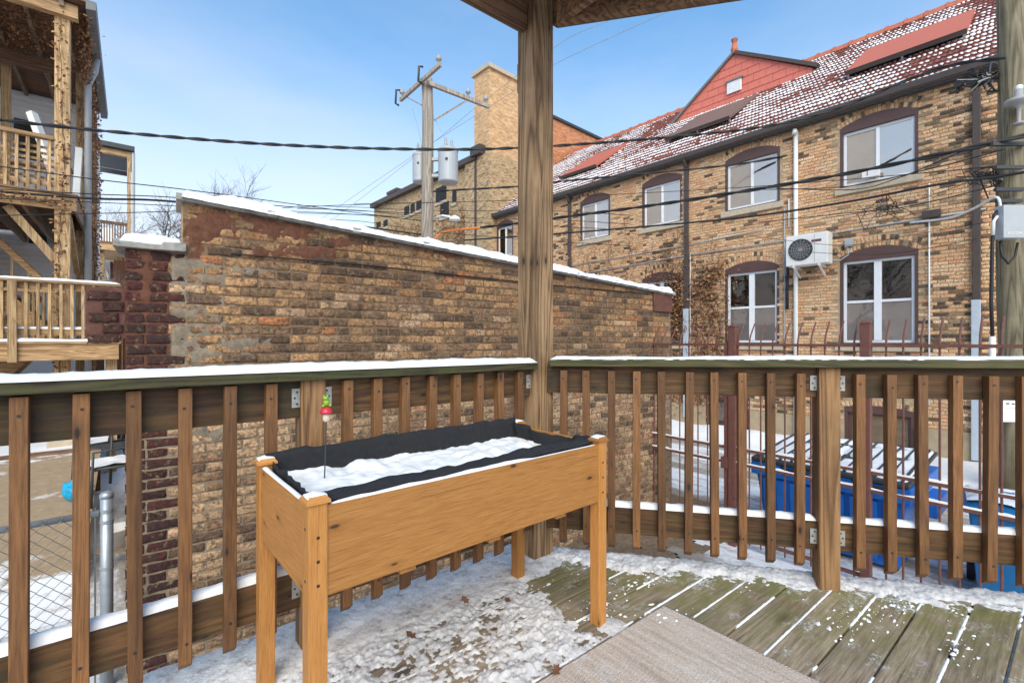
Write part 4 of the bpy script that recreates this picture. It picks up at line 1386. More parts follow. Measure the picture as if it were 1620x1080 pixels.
# timber fence and bits beyond the yard
wf = thing('board_fence', 'reddish board fence beyond the yard below the porch', 'fence', (0.3, 14.2, G))
for i in range(22):
    x = -.62 + i * .15
    MB().box(x, x + .142, 14.2, 14.22, G, 1.25 + .02 * math.sin(i * 7)).build('plank', M['rail_z'], wf)
wf2 = thing('low_edging', 'dark timber edging along the far side of the concrete yard', 'edging', (-4, 9.25, YARD_TOP))
MB().box(-12, -.36, 9.21, 9.30, YARD_TOP - .6, YARD_TOP + .05).build('timber', M['porch_dk'], wf2)
sn = hf('snow', -12, -.3, 9.3, 15.0, .12, lambda x, y: .02 + .04 * snoise(x, y, 0, 3), M['snow_far'], cut=-1, z0=YARD_TOP); tag(sn, 'snow covered strip beyond the concrete yard', 'snow', kind='stuff')

# ------------------------------------------------------------------ yard: chairs, bucket, bag, block
def patio_chair(label, loc, rz, s=1.0):
    t = thing('patio_chair', label, 'chair', loc, rz, 'black patio chairs in the yard')
    def T(pts, r=.016): return [tuple(q * s for q in p) for p in pts], r * s
    for sy in (-1, 1):
        y = .29 * sy
        p, r = T([(-.28, y, 0), (-.26, y, .62), (.26, y, .62)]); MB().tube(p, r, 8).build('arm', M['dark_grey'], t, world=False, smooth=True)
        p, r = T([(-.24, y * .9, .42), (.22, y * .9, .40), (.33, y * .9, 0)]); MB().tube(p, r, 8).build('leg', M['dark_grey'], t, world=False, smooth=True)
        p, r = T([(.2, y * .85, .38), (.30, y * .85, .72), (.40, y * .85, .95), (.42, y * .6, 1.0)]); MB().tube(p, r, 8).build('back_rail', M['dark_grey'], t, world=False, smooth=True)
    for i in range(6):
        x = -.24 + i * .085
        MB().box(x * s, (x + .06) * s, -.26 * s, .26 * s, .40 * s, .415 * s).build('seat_slat', M['dark_grey'], t, world=False)
    for i in range(4):
        z = .55 + i * .125; x = .24 + (z - .4) * .3
        MB().box((x - .01) * s, (x + .01) * s, -.25 * s, .25 * s, z * s, (z + .07) * s).build('back_slat', M['dark_grey'], t, world=False)
    p, r = T([(.42, -.17, 1.0), (.43, 0, 1.02), (.42, .17, 1.0)]); MB().tube(p, r, 8).build('back_rail', M['dark_grey'], t, world=False, smooth=True)
    return t
def on_yard(px, py):
    z = G
    for _ in range(30): z = .5 * z + .5 * yard_z(on_z(px, py, z).y)
    return on_z(px, py, z)
cp_ = on_yard(176, 786)
patio_chair('black metal patio chair with snow on its seat beside the garage corner', cp_, R(20), 1.0)
cs = MB(); o = hf('snow', -.24, .2, -.24, .24, .03, lambda x, y: .415 + .035 + .012 * snoise(x * 8, y * 8, 0, 3) - .1 * max(0, abs(y) - .2) - .1 * max(0, abs(x + .02) - .18), M['snow'], cut=0)
o.location = cp_; o.rotation_euler = (0, 0, R(20)); tag(o, 'snow on the seat of the near black patio chair', 'snow', kind='stuff')
patio_chair('black metal patio chair behind the snow topped one in the yard', on_yard(186, 752), R(35), 1.0)
bu = on_yard(187, 866)
bk = thing('bucket', 'white plastic bucket in the snow behind the fence post', 'bucket', bu)
MB().lathe((0, 0, 0), [(.10, .02), (.13, .2), (.137, .2), (.14, .215), (.128, .215), (.10, .03)], 20).build('pail', M['bucket'], bk, world=False, smooth=True)
MB().lathe((0, 0, 0), [(.17, 0), (.17, .02), (.15, .022)], 20).build('saucer', M['soil'], bk, world=False)
bl = on_yard(121, 790)
bm = bmesh.new(); bmesh.ops.create_icosphere(bm, subdivisions=4, radius=1)
for v in bm.verts:
    n = snoise(v.co.x * 2.2, v.co.y * 2.2, v.co.z * 2.2, 4)
    v.co = Vector((v.co.x * .12, v.co.y * .12, max(-.0, v.co.z * .13 + .115))) * (1 + .22 * n)
me = bpy.data.meshes.new('blue_bag'); bm.to_mesh(me); bm.free(); me.shade_smooth(); me.materials.append(M['bag_blue'])
tag(link('blue_bag', me, None, bl), 'crumpled bright blue plastic bag on the concrete yard', 'bag')
blk = on_z(104, 706, YARD_TOP)
o = MB().box(-.2, .2, -.1, .1, 0, .14).build('concrete_block', M['stone_sill'], None, bevel=.015); o.location = blk; tag(o, 'pale concrete block on the snow beyond the yard', 'block')

# ------------------------------------------------------------------ chain-link fence
FY = 4.05
fpost = on_y(169, 800, FY)
zt = on_y(169, 778, FY).z; zr = on_y(116, 818, FY).z
cf = thing('chain_link_fence', 'galvanised chain link fence across the snowy yard', 'fence', (fpost.x, FY, G))
pm = MB().tube([(fpost.x, FY, G), (fpost.x, FY, zt - .03)], .034, 16); pm.build('terminal_post', M['galv'], cf, smooth=True)
MB().lathe((fpost.x, FY, zt - .035), [(.038, 0), (.038, .02), (.03, .035), (.012, .042)], 16).build('post_cap', M['galv'], cf, smooth=True)
for z in (zt - .13, zt - .20, zt - .5, G + .25):
    MB().lathe((fpost.x, FY, z), [(.0365, 0), (.0365, .022)], 16).build('tension_band', M['galv'], cf)
MB().box(fpost.x - .062, fpost.x - .052, FY - .008, FY + .002, G + .05, zr + .04).build('tension_bar', M['galv_wire'], cf)
MB().tube([(fpost.x - .04, FY, zr), (-6, FY, zr - .02)], .021, 12).build('top_rail', M['galv'], cf, smooth=True)
MB().tube([(-2.4, FY, G), (-2.4, FY, zr + .05)], .026, 12).build('line_post', M['galv'], cf, smooth=True)
pit = .075
mb = MB(); pts = []
nzz = int((zr + .03 - (G + .05)) / (pit / 2))
for q in range(nzz + 1):
    pts.append(((pit / 2) * (q % 2), .004 * (1 if q % 2 else -1), q * pit / 2))
pts += [(pts[-1][0] + .012, 0, pts[-1][2] + .018)]
WIRE = mb.tube(pts, .0026, 4).mesh('wire', M['galv_wire'])
for q in range(44):
    link('wire', WIRE, cf, (-.1 - (q + 1) * pit / 1.0, -.026, .05))
    # the mirrored half of each diamond
    link('wire', WIRE, cf, (-.1 - (q + 1) * pit / 1.0 + pit, -.023, .05), (0, 0, math.pi))

# ------------------------------------------------------------------ bare trees behind the garage
def tree(label, base, h, seed, levels=6, spread=.55, cat='tree'):
    rr = random.Random(seed)
    t = thing('bare_tree', label, cat, base, 0, 'bare trees on the skyline')
    tr, cr = MB(), MB()
    def grow(p, d, L, r, lv):
        pts = [p]; q = p.copy(); dd = d.copy()
        for i in range(4):
            dd = (dd + Vector((rr.gauss(0, .12), rr.gauss(0, .12), rr.gauss(.02, .08)))).normalized(); q = q + dd * (L / 4); pts.append(q.copy())
        (tr if lv <= 1 else cr).tube(pts, [r * (1 - .35 * i / 4) for i in range(5)], 6 if lv < 2 else 3, cap=False)
        if lv >= levels: return
        for k in range(rr.choice((2, 3, 3))):
            s = rr.uniform(.45, 1.0)
            b = pts[min(4, int(s * 4))]
            nd = (dd + Vector((rr.gauss(0, spread), rr.gauss(0, spread), rr.gauss(.1, .3)))).normalized()
            grow(b, nd, L * rr.uniform(.6, .82), r * rr.uniform(.45, .62), lv + 1)
        grow(pts[-1], dd, L * .75, r * .6, lv + 1)
    grow(Vector((0, 0, 0)), Vector((0, 0, 1)), h * .3, h * .018, 0)
    tr.build('trunk', M['bark'], t, world=False, recalc=False); cr.build('crown', M['bark'], t, world=False, recalc=False)
def ground_at(px, depth): p = at_y(px, 540, depth); return (p.x, p.y, G)
tree('bare tree whose twigs show left of the garage corner', ground_at(250, 26), 12.5, 4, levels=7, spread=.75)
tree('bare tree with thin twigs just above the garage coping', ground_at(362, 36), 16.0, 9, levels=7, spread=.7)
tree('low bare shrub like tree below the far porch', ground_at(228, 22), 8.0, 12)

# ================================================================== RIGHT: BRICK BUILDING ACROSS THE ALLEY
BLOC, BRZ = Vector((11.66, 1.65, G)), R(3.2)
def fp_(px, py, off=0.0):                      # facade point: local (y along, z up) for a photo pixel
    p = plane_px(BLOC, BRZ, px, py, off, 'x'); return p.y, p.z
bld = thing('brick_building', 'two storey tan brick building with red tiled roof across the alley', 'building', BLOC, BRZ)
YL = fp_(776, 330)[0]; YR = -5.0
xe = -.16
ZE = (fp_(1594, 90, xe - .1)[1] + fp_(1300, 182, xe - .1)[1] + fp_(880, 304, xe - .1)[1]) / 3   # eave height
FND = .62                                      # foundation height
# windows: (left px, right px, spring py at left, sill py at right ...)
def win(pxl, pxr, top_l, bot_r, **k):
    yl, _ = fp_(pxl, 300); yr, _ = fp_(pxr, 300)
    return dict(y0=yr, y1=yl, zt=fp_(pxl, top_l)[1], zb=fp_(pxr, bot_r)[1], **k)
W_ = [win(1329, 1453, 203, 274, kind='slide', tag='U1'), win(1147, 1234, 259, 318, kind='slide', tag='U2'), win(1016, 1079, 292, 350, kind='slide', tag='U3'),
      win(918, 965, 322, 373, kind='slide', tag='U4'), win(786, 812, 358, 405, kind='slide', tag='U5'),
      win(1329, 1453, 408, 546, kind='double', tag='L1'), win(1147, 1233, 430, 544, kind='double', tag='L2'), win(1016, 1077, 442, 543, kind='double', tag='L3'),
      win(918, 965, 452, 543, kind='double', tag='L4'),
      win(1336, 1447, 645, 716, kind='base', tag='B1'), win(1117, 1186, 622, 677, kind='base', tag='B2')]
zu = [w['zt'] for w in W_[:4]]; zl = [w['zb'] for w in W_[:4]]
def level(ws, key):
    a = sum(w[key] for w in ws) / len(ws)
    for w in ws: w[key] = a
level(W_[:5], 'zt'); level(W_[:5], 'zb'); level(W_[5:9], 'zt'); level(W_[5:9], 'zb'); level(W_[9:], 'zt')
for w in W_: w['rise'] = .15 if w['kind'] != 'base' else .06
RIB = .235                                     # arch ring height
def arch_z(w, y, extra=0.0):
    t = (y - (w['y0'] + w['y1']) / 2) / ((w['y1'] - w['y0']) / 2 + .001)
    return w['zt'] + w['rise'] * (1 - min(1, t * t)) + extra
def in_open(y, z, pad=.05, ring=True):
    for w in W_:
        if w['y0'] - pad < y < w['y1'] + pad:
            if w['zb'] - .17 < z < arch_z(w, min(max(y, w['y0']), w['y1'])) + (RIB if ring else 0) + .02:
                return True
    return False
# mortar bed round the openings
ys = sorted({YR, YL, *[w['y0'] for w in W_], *[w['y1'] for w in W_]}); zs = sorted({FND, ZE, *[w['zb'] for w in W_ if w['zb'] > FND], *[w['zt'] for w in W_]})
mb = MB()
for i in range(len(ys) - 1):
    for j in range(len(zs) - 1):
        cy, cz = (ys[i] + ys[i + 1]) / 2, (zs[j] + zs[j + 1]) / 2
        if any(w['y0'] < cy < w['y1'] and w['zb'] < cz < w['zt'] for w in W_): continue
        mb.add([(0, ys[i], zs[j]), (0, ys[i + 1], zs[j]), (0, ys[i + 1], zs[j + 1]), (0, ys[i], zs[j + 1])], [(3, 2, 1, 0)])
mb.build('mortar', M['fmortar'], bld, world=False, recalc=False)
body = MB(); body.box(.3, 10.8, YR, YL, 0, ZE - .05); body.box(0, .3, YR - .001, YR + .02, 0, ZE); body.build('core', M['room'], bld, world=False)
# foundation with openings for the basement windows
fb = MB(); yb = sorted([(w['y0'], w['y1']) for w in W_[9:]])
prev = YR
for a, b in yb + [(YL, YL)]:
    fb.box(-.04, .28, prev, a, -.1, FND); prev = b
for w in W_[9:]:
    if w['zb'] > .02: fb.box(-.04, .28, w['y0'], w['y1'], -.1, max(.0, min(FND, w['zb'] - .1)))
fb.build('foundation', M['foundation'], bld, world=False)

def fac_color(y, z, rr):
    m = snoise(y * .55, z * .7, 2.2, 4) + .22 * max(0, (3.5 - y) / 3.5) - (.15 if y > 5 else 0)
    r = rr.random()
    if r < .07 + .75 * max(0, m):
        c = rr.choice(((.1, .07, .052), (.14, .095, .065), (.2, .13, .08), (.3, .2, .12)))
    else:
        c = rr.choice(((.61, .385, .215), (.6, .37, .2), (.57, .34, .185), (.64, .42, .25), (.61, .35, .195), (.65, .44, .275), (.59, .31, .17)))
    k = rr.uniform(1.02, 1.22)
    return tuple(q * k for q in c)
fb_ = [(b[0], b[1] + FND, *b[2:]) for b in lay_bricks(YR, YL, ZE - FND, lambda y: ZE - FND, lambda y, z: in_open(y, z + FND), lambda y, z, rr: fac_color(y, z, rr), 8)]
def vis(q): return q[1] < 545 or (590 < q[1] < 720)
place_bricks(fb_, bld, MS_F, MH_F, VAR_S, VAR_H, M['fbrick_att'], BLOC, BRZ, 'x', okf=vis)
# arch rings
rn = MB()
for w in W_:
    n = int((w['y1'] - w['y0'] + .1) / .068); rows = 2 if w['kind'] != 'base' else 1
    for r in range(rows):
        for i in range(n + 1):
            y = w['y0'] - .05 + (w['y1'] - w['y0'] + .1) * (i + .5) / (n + 1)
            t = (y - (w['y0'] + w['y1']) / 2) / ((w['y1'] - w['y0']) / 2)
            z = w['zt'] + w['rise'] * max(0, 1 - t * t) + .055 + r * .115
            rr = random.Random(i * 7 + r)
            rn.col = fac_color(y, z, rr)
            ang = t * .28
            v, f = VAR_H[i % 4]
            ca, sa = math.cos(R(90) - ang), math.sin(R(90) - ang)
            rn.add([(p[1] * 1.15, y + (-p[0] * ca - p[2] * sa), z + (-p[0] * sa + p[2] * ca)) for p in v], f)
o = rn.build('arch_bricks', M['fbrick_att'], bld, world=False, recalc=False); o['kind'] = 'stuff'

def arch_panel(w, x0, x1, inset):
    n = 12; y0, y1 = w['y0'] + inset, w['y1'] - inset
    poly = [(y0, w['zt'] - .10), (y1, w['zt'] - .10)] + [(y1 - (y1 - y0) * i / n, arch_z(w, y1 - (y1 - y0) * i / n) - inset * .3) for i in range(n + 1)]
    return MB().extrude(poly, 'x', x0, x1)
for w in W_:
    base = w['kind'] == 'base'
    wd = MB(); T = .055
    wd.box(-.004, .27, w['y0'], w['y0'] + T, w['zb'], w['zt']); wd.box(-.004, .27, w['y1'] - T, w['y1'], w['zb'], w['zt'])
    wd.box(-.003, .27, w['y0'] + T, w['y1'] - T, w['zb'], w['zb'] + .035)
    wo = wd.build('window', M['brown_trim'], bld, world=False)
    arch_panel(w, -.009, .02, .0).build('lintel_panel', M['brown_trim'], wo, world=False)
    ya, yb2, za, zb = w['y0'] + T, w['y1'] - T, w['zb'] + .035, w['zt'] - .10
    F = .05
    fm_ = MB(); xf = .05
    fm_.box(xf, xf + .06, ya, ya + F, za, zb); fm_.box(xf, xf + .06, yb2 - F, yb2, za, zb)
    fm_.box(xf + .001, xf + .061, ya + F, yb2 - F, za, za + F); fm_.box(xf + .001, xf + .061, ya + F, yb2 - F, zb - F, zb)
    ym = (ya + yb2) / 2
    fmat = M['white_frame'] if not base else M['brown_trim']
    if w['kind'] == 'slide': fm_.box(xf - .006, xf + .05, ym - .028, ym + .028, za + F, zb - F)
    if w['kind'] == 'double':
        fm_.box(xf - .01, xf + .07, ym - .06, ym + .06, za + F, zb - F)
        zm = za + (zb - za) * .5
        fm_.box(xf + .0, xf + .055, ya + F, ym - .06, zm - .025, zm + .025); fm_.box(xf + .0, xf + .055, ym + .06, yb2 - F, zm - .025, zm + .025)
    fm_.build('frame', fmat, wo, world=False)
    hw_ = .028 if w['kind'] == 'slide' else .06
    cells = []
    if w['kind'] == 'slide': cells = [(ym + hw_, yb2 - F, za + F, zb - F, 'c'), (ya + F, ym - hw_, za + F, zb - F, 'd')]
    elif w['kind'] == 'double':
        zm = za + (zb - za) * .5
        for a, b in ((ya + F, ym - hw_), (ym + hw_, yb2 - F)):
            cells += [(a, b, zm + .025, zb - F, 'd'), (a, b, za + F, zm - .025, 's')]
    else: cells = [(ya + F, yb2 - F, za + F, zb - F, 'b' if w['tag'] == 'B1' else 's')]
    for a, b, c_, d_, k in cells:
        MB().box(xf + .02, xf + .026, a, b, c_, d_).build('pane', M['glass_sky'] if k == 'd' and w['kind'] == 'slide' else M['glass'], wo, world=False)
        if k in 'csb' or w['kind'] == 'slide':
            MB().box(xf + .05, xf + .055, a - .02, b + .02, c_ - .02, d_ + .02).build('pane_backing', {'c': M['curtain'], 's': M['screen_sky_grey'], 'b': M['foundation'], 'd': M['screen_sky_grey']}[k], wo, world=False)  # 'd': added grey sheet that paints the pale sky reflection
    if not base:
        MB().box(-.07, .12, w['y0'] - .08, w['y1'] + .08, w['zb'] - .135, w['zb'] - .001).build('sill', M['stone_sill'], wo, world=False, bevel=.008)

# roof
PITCH_R = .75
d_r = 5.15
RUN = d_r; RISE = RUN * PITCH_R
def roof_z(x): return ZE + .05 + (x - xe) * PITCH_R
rf = MB(); rf.extrude([(xe, ZE + .02), (xe + RUN, ZE + .02 + RISE - .03), (xe + 2 * RUN, ZE + .02), (xe + 2 * RUN, ZE - .1), (xe, ZE - .1)], 'y', YR, YL + .3)
roof = rf.build('roof', M['lead'], bld, world=False)
sl = math.sqrt(1 + PITCH_R ** 2); ca, sa = 1 / sl, PITCH_R / sl
ROW = .305; CW = .088
rows = int(RUN * sl / ROW)
n_seg = 5
def tile_shape():
    vs = []; fs = []
    for i in range(n_seg + 1):
        t = i / n_seg; y = (t - .5) * CW * 1.02
        hgt = .016 * math.sin(math.pi * min(1, max(0, (t - .45) / .5))) + .004
        vs += [(0, y, hgt - .022), (0, y, hgt + .018), (ROW * 1.1, y, hgt - .008)]
    for i in range(n_seg):
        a = i * 3; fs += [(a, a + 3, a + 4, a + 1), (a + 1, a + 4, a + 5, a + 2)]
    return vs, fs
TV, TF = tile_shape()
def to_slope(s, y, h):                          # distance up the slope, along, above the roof plane
    return (xe + s * ca - h * sa, y, ZE + .05 + s * sa + h * ca)
tile_me = MB().add([(p[0] * ca - p[2] * sa, p[1], p[0] * sa + p[2] * ca) for p in TV], TF).mesh('roof_tile', M['tile'])
panels = []                                     # later: rectangles kept clear of snow
def roof_px(px, py, h=0.0):
    """slope coordinates of a photo pixel on the roof plane"""
    inv = root_matrix(BLOC, BRZ).inverted(); o = inv @ Vector((0, 0, CAM_H)); d = inv.to_3x3() @ ray(px, py)
    # plane z = ZE+.05+(x-xe)*P + h
    t = (ZE + .05 + (o.x - xe) * PITCH_R + h - o.z) / (d.z - d.x * PITCH_R)
    p = o + d * t
    return (p.x - xe) * sl, p.y
tiles = []
for r in range(rows):
    for c in range(int((YL + .2 - YR) / CW)):
        tiles.append((r * ROW, YR + (c + .5) * CW + .0, r, c))
rank = []
mB = root_matrix(BLOC, BRZ)
for i, (s, y, r, c) in enumerate(tiles):
    q = proj(mB @ Vector(to_slope(s, y, 0)))
    if q and 0 < q[0] < 1600 and 0 < q[1] < 540: rank.append((q[2], i))
rank.sort(); near = set(i for _, i in rank[:300])
run = MB(); sn = MB()
for i, (s, y, r, c) in enumerate(tiles):
    rr = random.Random(i)
    o_ = to_slope(s, y, rr.uniform(-.004, .004))
    if i in near: link('roof_tile', tile_me, roof, o_, (0, 0, rr.uniform(-.01, .01)))
    else: run.add([(p[0] * ca - p[2] * sa + o_[0], p[1] + o_[1], p[0] * sa + p[2] * ca + o_[2]) for p in TV], TF)
    # snow caught in the pan of the tile
    n = 1.1 * snoise(s * .6, y * .45, 4, 3) + .35 * snoise(s * 3, y * 4, 1, 2) + rr.gauss(0, .16)
    amt = .58 + .95 * n
    if r == 0: amt = max(amt, .75)
    if amt < .16: continue
    amt = min(1.15, amt)
    Ls = ROW * (.22 + .46 * min(1, amt) * rr.uniform(.5, 1.3)); wd_ = CW * (rr.uniform(.52, .66) if rr.random() < .62 else rr.uniform(.3, .46)); hh = .016 + .012 * amt
    y_c = -CW * .06
    ring = []
    for k in range(8):
        a = 2 * math.pi * (k + .5) / 8
        cx_, sx_ = math.cos(a), math.sin(a)
        ring.append((ROW * .03 + Ls * .5 + Ls * .5 * math.copysign(abs(cx_) ** .5, cx_) + .02 * rr.uniform(-1, 1), y_c + wd_ * math.copysign(abs(sx_) ** .5, sx_) + .008 * rr.uniform(-1, 1)))
    vs = [(p[0], p[1], .012 - p[0] * .06) for p in ring] + [(.5 * (p[0] + ring[0][0] * 0 + ROW * .04 + Ls * .5) + .5 * 0 * p[0], p[1] * .6 + y_c * .4, .014 + hh - p[0] * .03) for p in ring]
    sn.add([to_slope(s + p[0], y + p[1], p[2]) for p in vs], [(k, (k + 1) % 8, 8 + (k + 1) % 8, 8 + k) for k in range(8)] + [tuple(range(8, 16))])
o = run.build('tile_run', M['tile'], roof, world=False, recalc=False); o['kind'] = 'stuff'
so = link('snow', sn.mesh('snow', M['snow_far'], smooth=True), None, BLOC, (0, 0, BRZ)); tag(so, 'small pads of snow caught on the red roof tiles', 'snow', kind='stuff')
# eave gutter, fascia, ridge
gt = MB(); gt.extrude([(xe - .12, ZE - .06), (xe - .13, ZE + .05), (xe + .02, ZE + .05), (xe + .02, ZE - .07), (xe - .08, ZE - .1)], 'y', YR, YL + .25)
gt.build('gutter', M['gutter'], roof, world=False)
MB().box(xe + .021, xe + .06, YR, YL + .2, ZE - .13, ZE - .02).build('fascia', M['gutter'], roof, world=False)
MB().box(xe + .061, .0, YR, YL + .2, ZE - .09, ZE - .065).build('soffit', M['gutter'], roof, world=False)
RM_me = MB().extrude([(-.16, -.1), (-.1, .04), (0, .10), (.1, .04), (.16, -.1)], 'y', 0, .40)
RM_me.extrude([(-.17, -.09), (-.11, .06), (0, .13), (.11, .06), (.17, -.09)], 'y', .37, .44)
RM_me = RM_me.mesh('ridge_tile', M['ridge'])
y = YR
while y < YL + .2:
    link('ridge_tile', RM_me, roof, (xe + RUN, y, ZE + .07 + RISE)); y += .42

def wedge(name, pA, pB, pC, lift, mat, label_mat):
    """low vent hood: lower edge lifted off the tiles. pA lower-left px, pB upper-left px, pC lower-right px"""
    h = lift
    s0, y1 = roof_px(*pA, h=lift * 1.2); s1, yq = roof_px(*pB, h=.03); s2, y0 = roof_px(*pC, h=lift * 1.2)
    s0 = (s0 + s2) / 2; s1 = max(s1, s0 + .6)
    m_ = MB()
    v = [to_slope(s0, y0, lift), to_slope(s0, y1, lift), to_slope(s1, y1, .035), to_slope(s1, y0, .035),
         to_slope(s0, y0, lift - .07), to_slope(s0, y1, lift - .07), to_slope(s1, y1, -.02), to_slope(s1, y0, -.02)]
    m_.add(v, [(0, 1, 2, 3), (7, 6, 5, 4), (0, 4, 5, 1), (1, 5, 6, 2), (2, 6, 7, 3), (3, 7, 4, 0)])
    o = m_.build('roof_hood', M[mat], roof, world=False)
    e = MB(); e.add([to_slope(s0 - .012, y0, lift + .012), to_slope(s0 - .012, y1, lift + .012), to_slope(s0 - .012, y1, lift - .09), to_slope(s0 - .012, y0, lift - .09),
                     to_slope(s0 - .001, y0, lift + .012), to_slope(s0 - .001, y1, lift + .012), to_slope(s0 - .001, y1, lift - .09), to_slope(s0 - .001, y0, lift - .09)],
                    [(0, 1, 2, 3), (7, 6, 5, 4), (0, 4, 5, 1), (1, 5, 6, 2), (2, 6, 7, 3), (3, 7, 4, 0)])
    e.build('edge_board', M[label_mat], o, world=False)
    for yy in (y0 + .05, (y0 + y1) / 2, y1 - .05):
        MB().hexa([to_slope(s0 + .05, yy - .02, 0), to_slope(s0 + .1, yy - .02, 0), to_slope(s0 + .1, yy + .02, 0), to_slope(s0 + .05, yy + .02, 0),
                   to_slope(s0 + .05, yy - .02, lift - .06), to_slope(s0 + .1, yy - .02, lift - .06), to_slope(s0 + .1, yy + .02, lift - .06), to_slope(s0 + .05, yy + .02, lift - .06)]).build('bracket', M['grey_metal'], o, world=False)
    MB().hexa([to_slope(s0 + .25, y0 + .04, 0), to_slope(s1, y0 + .04, 0), to_slope(s1, y1 - .04, 0), to_slope(s0 + .25, y1 - .04, 0),
               to_slope(s0 + .25, y0 + .04, lift - .09), to_slope(s1, y0 + .04, .0), to_slope(s1, y1 - .04, .0), to_slope(s0 + .25, y1 - .04, lift - .09)]).build('vent_box', M['room'], o, world=False)
wedge('hood', (1337, 113), (1361, 82), (1531, 42), .21, 'red_panel', 'gutter')
wedge('hood', (885, 280), (905, 258), (948, 256), .18, 'red_panel', 'gutter')
wedge('hood', (1055, 217), (1086, 190), (1157, 181), .2, 'brown_panel', 'gutter')

# shingled gable dormer
inv = root_matrix(BLOC, BRZ).inverted()
sL, yLg = roof_px(1063, 196); sR, yRg = roof_px(1188, 152)
xg = xe + ((sL + sR) / 2) * ca - .02                     # the gable wall stands here
def gpx(px, py): return plane_px(BLOC, BRZ, px, py, xg, 'x')
apex = gpx(1162, 86); gl = gpx(1063, 194); gr = gpx(1288, 108)
zb_g = roof_z(xg) - .05
gb = [(gl.y, zb_g), (gr.y, zb_g), (gr.y, gr.z), (apex.y, apex.z), (gl.y, zb_g + .05)]
gw = MB().extrude([(gl.y, zb_g), (gr.y, zb_g), (gr.y, max(zb_g + .02, gr.z - .02)), (apex.y, apex.z)], 'x', xg + .02, xg + .15).build('gable_wall', M['red_shingle'], roof, world=False)
# individual shingles
SHW, SHH = .36, .235
SHm = MB().hexa([(-.022, -SHW / 2 + .004, 0), (-.022, SHW / 2 - .004, 0), (0, SHW / 2 - .004, 0), (0, -SHW / 2 + .004, 0),
                 (-.004, -SHW / 2 + .004, SHH + .02), (-.004, SHW / 2 - .004, SHH + .02), (0, SHW / 2 - .004, SHH + .02), (0, -SHW / 2 + .004, SHH + .02)]).mesh('shingle', M['red_shingle'])
def g_in(y, z):
    if z < zb_g: return False
    if y > apex.y: return (y - apex.y) / (gl.y - apex.y) < (apex.z - z) / (apex.z - zb_g)
    top = apex.z + (gr.z - apex.z) * (apex.y - y) / (apex.y - gr.y)
    return z < top and y > gr.y
r = 0; z = zb_g
while z < apex.z:
    y = gr.y - (SHW / 2 if r % 2 else 0)
    while y < gl.y + SHW:
        pts = [(y - SHW / 2, z + .02), (y + SHW / 2, z + .02), (y - SHW / 2, z + SHH), (y + SHW / 2, z + SHH)]
        ins = [g_in(*p) for p in pts]
        if all(ins): link('shingle', SHm, gw, (xg + .018, y, z))
        elif any(ins) or g_in(y, z + SHH / 2):
            # cut shingle along the verge: clip its outline to the gable
            poly = []
            N = 8
            cand = [(y - SHW / 2 + .004 + (SHW - .008) * i / N) for i in range(N + 1)]
            tops = []
            for yy in cand:
                zz = z + SHH + .01
                while zz > z and not g_in(yy, zz): zz -= .01
                tops.append(zz)
            keep = [i for i in range(N + 1) if tops[i] > z + .012]
            if len(keep) > 1:
                poly = [(cand[i], z) for i in keep] + [(cand[i], tops[i]) for i in reversed(keep)]
                MB().extrude(poly, 'x', xg - .003, xg + .018).build('shingle', M['red_shingle'], gw, world=False)
        y += SHW
    z += SHH; r += 1
# verge trims and the little dormer roof
def trim(a, b, w, mat, name='verge'):
    MB().bar((xg + .12, a[0], a[1]), (xg + .12, b[0], b[1]), .42, w, up=(0, 0, 1)).build(name, M[mat], roof, world=False)
trim((gl.y + .1, zb_g - .05), (apex.y, apex.z + .05), .07, 'lead'); trim((apex.y, apex.z + .05), (gr.y - .1, gr.z + .02), .10, 'gutter')
xr_ = xe + RUN
dm = MB(); dm.add([(xg + .1, gl.y, zb_g), (xg + .1, apex.y, apex.z + .03), (xr_ + .8, apex.y, apex.z + .03), (xr_ + .2, gl.y, zb_g + (xr_ - xg) * PITCH_R * .6),
                   (xg + .1, gr.y, gr.z), (xr_ + .2, gr.y, gr.z)], [(0, 1, 2, 3), (1, 4, 5, 2)]); dm.build('dormer_roof', M['tile'], roof, world=False)
MB().lathe((xg, apex.y, apex.z + .02), [(.10, 0), (.12, .12), (.06, .32), (.11, .44), (.02, .5)], 8).build('finial', M['ridge'], roof, world=False)
a = gpx(1151, 151); b = gpx(1174, 124)
vt = MB().box(xg - .05, xg - .026, b.y, a.y, a.z, b.z).build('gable_vent', M['white_frame'], roof, world=False)
for i in range(7):
    zz = a.z + (b.z - a.z) * (i + .15) / 7
    MB().box(xg - .062, xg - .051, b.y + .03, a.y - .03, zz, zz + (b.z - a.z) / 11).build('louvre', M['white_frame'], vt, world=False)
MB().box(xg - .09, xg - .02, b.y - .05, a.y + .03, b.z + .002, b.z + .05).build('vent_hood', M['lead'], vt, world=False)

# downspouts, vent pipe, conduits
def fpt(px, py, off): y, z = fp_(px, py, off); return Vector((off, y, z))
def downspout(px, py0, py1, w=.07, name='downspout', mat='gutter', off=-.06):
    a, b = fpt(px, py0, off), fpt(px, py1, off)
    y = (a.y + b.y) / 2
    MB().box(off - w * .4, off + w * .4, y - w, y + w, b.z, a.z).build(name, M[mat], bld, world=False, bevel=.01)
    return y, a.z, b.z
y, za, zb = downspout(1545, 118, 474, .055); y2, z2, z3 = downspout(1544, 474, 728, .062, 'downspout_boot', 'blue_pipe')
downspout(1086, 252, 488, .06); downspout(1085, 488, 660, .07, 'downspout_boot', 'blue_pipe')
downspout(901, 310, 450, .06)
for a, b in (((1545, 118),) * 2,): pass
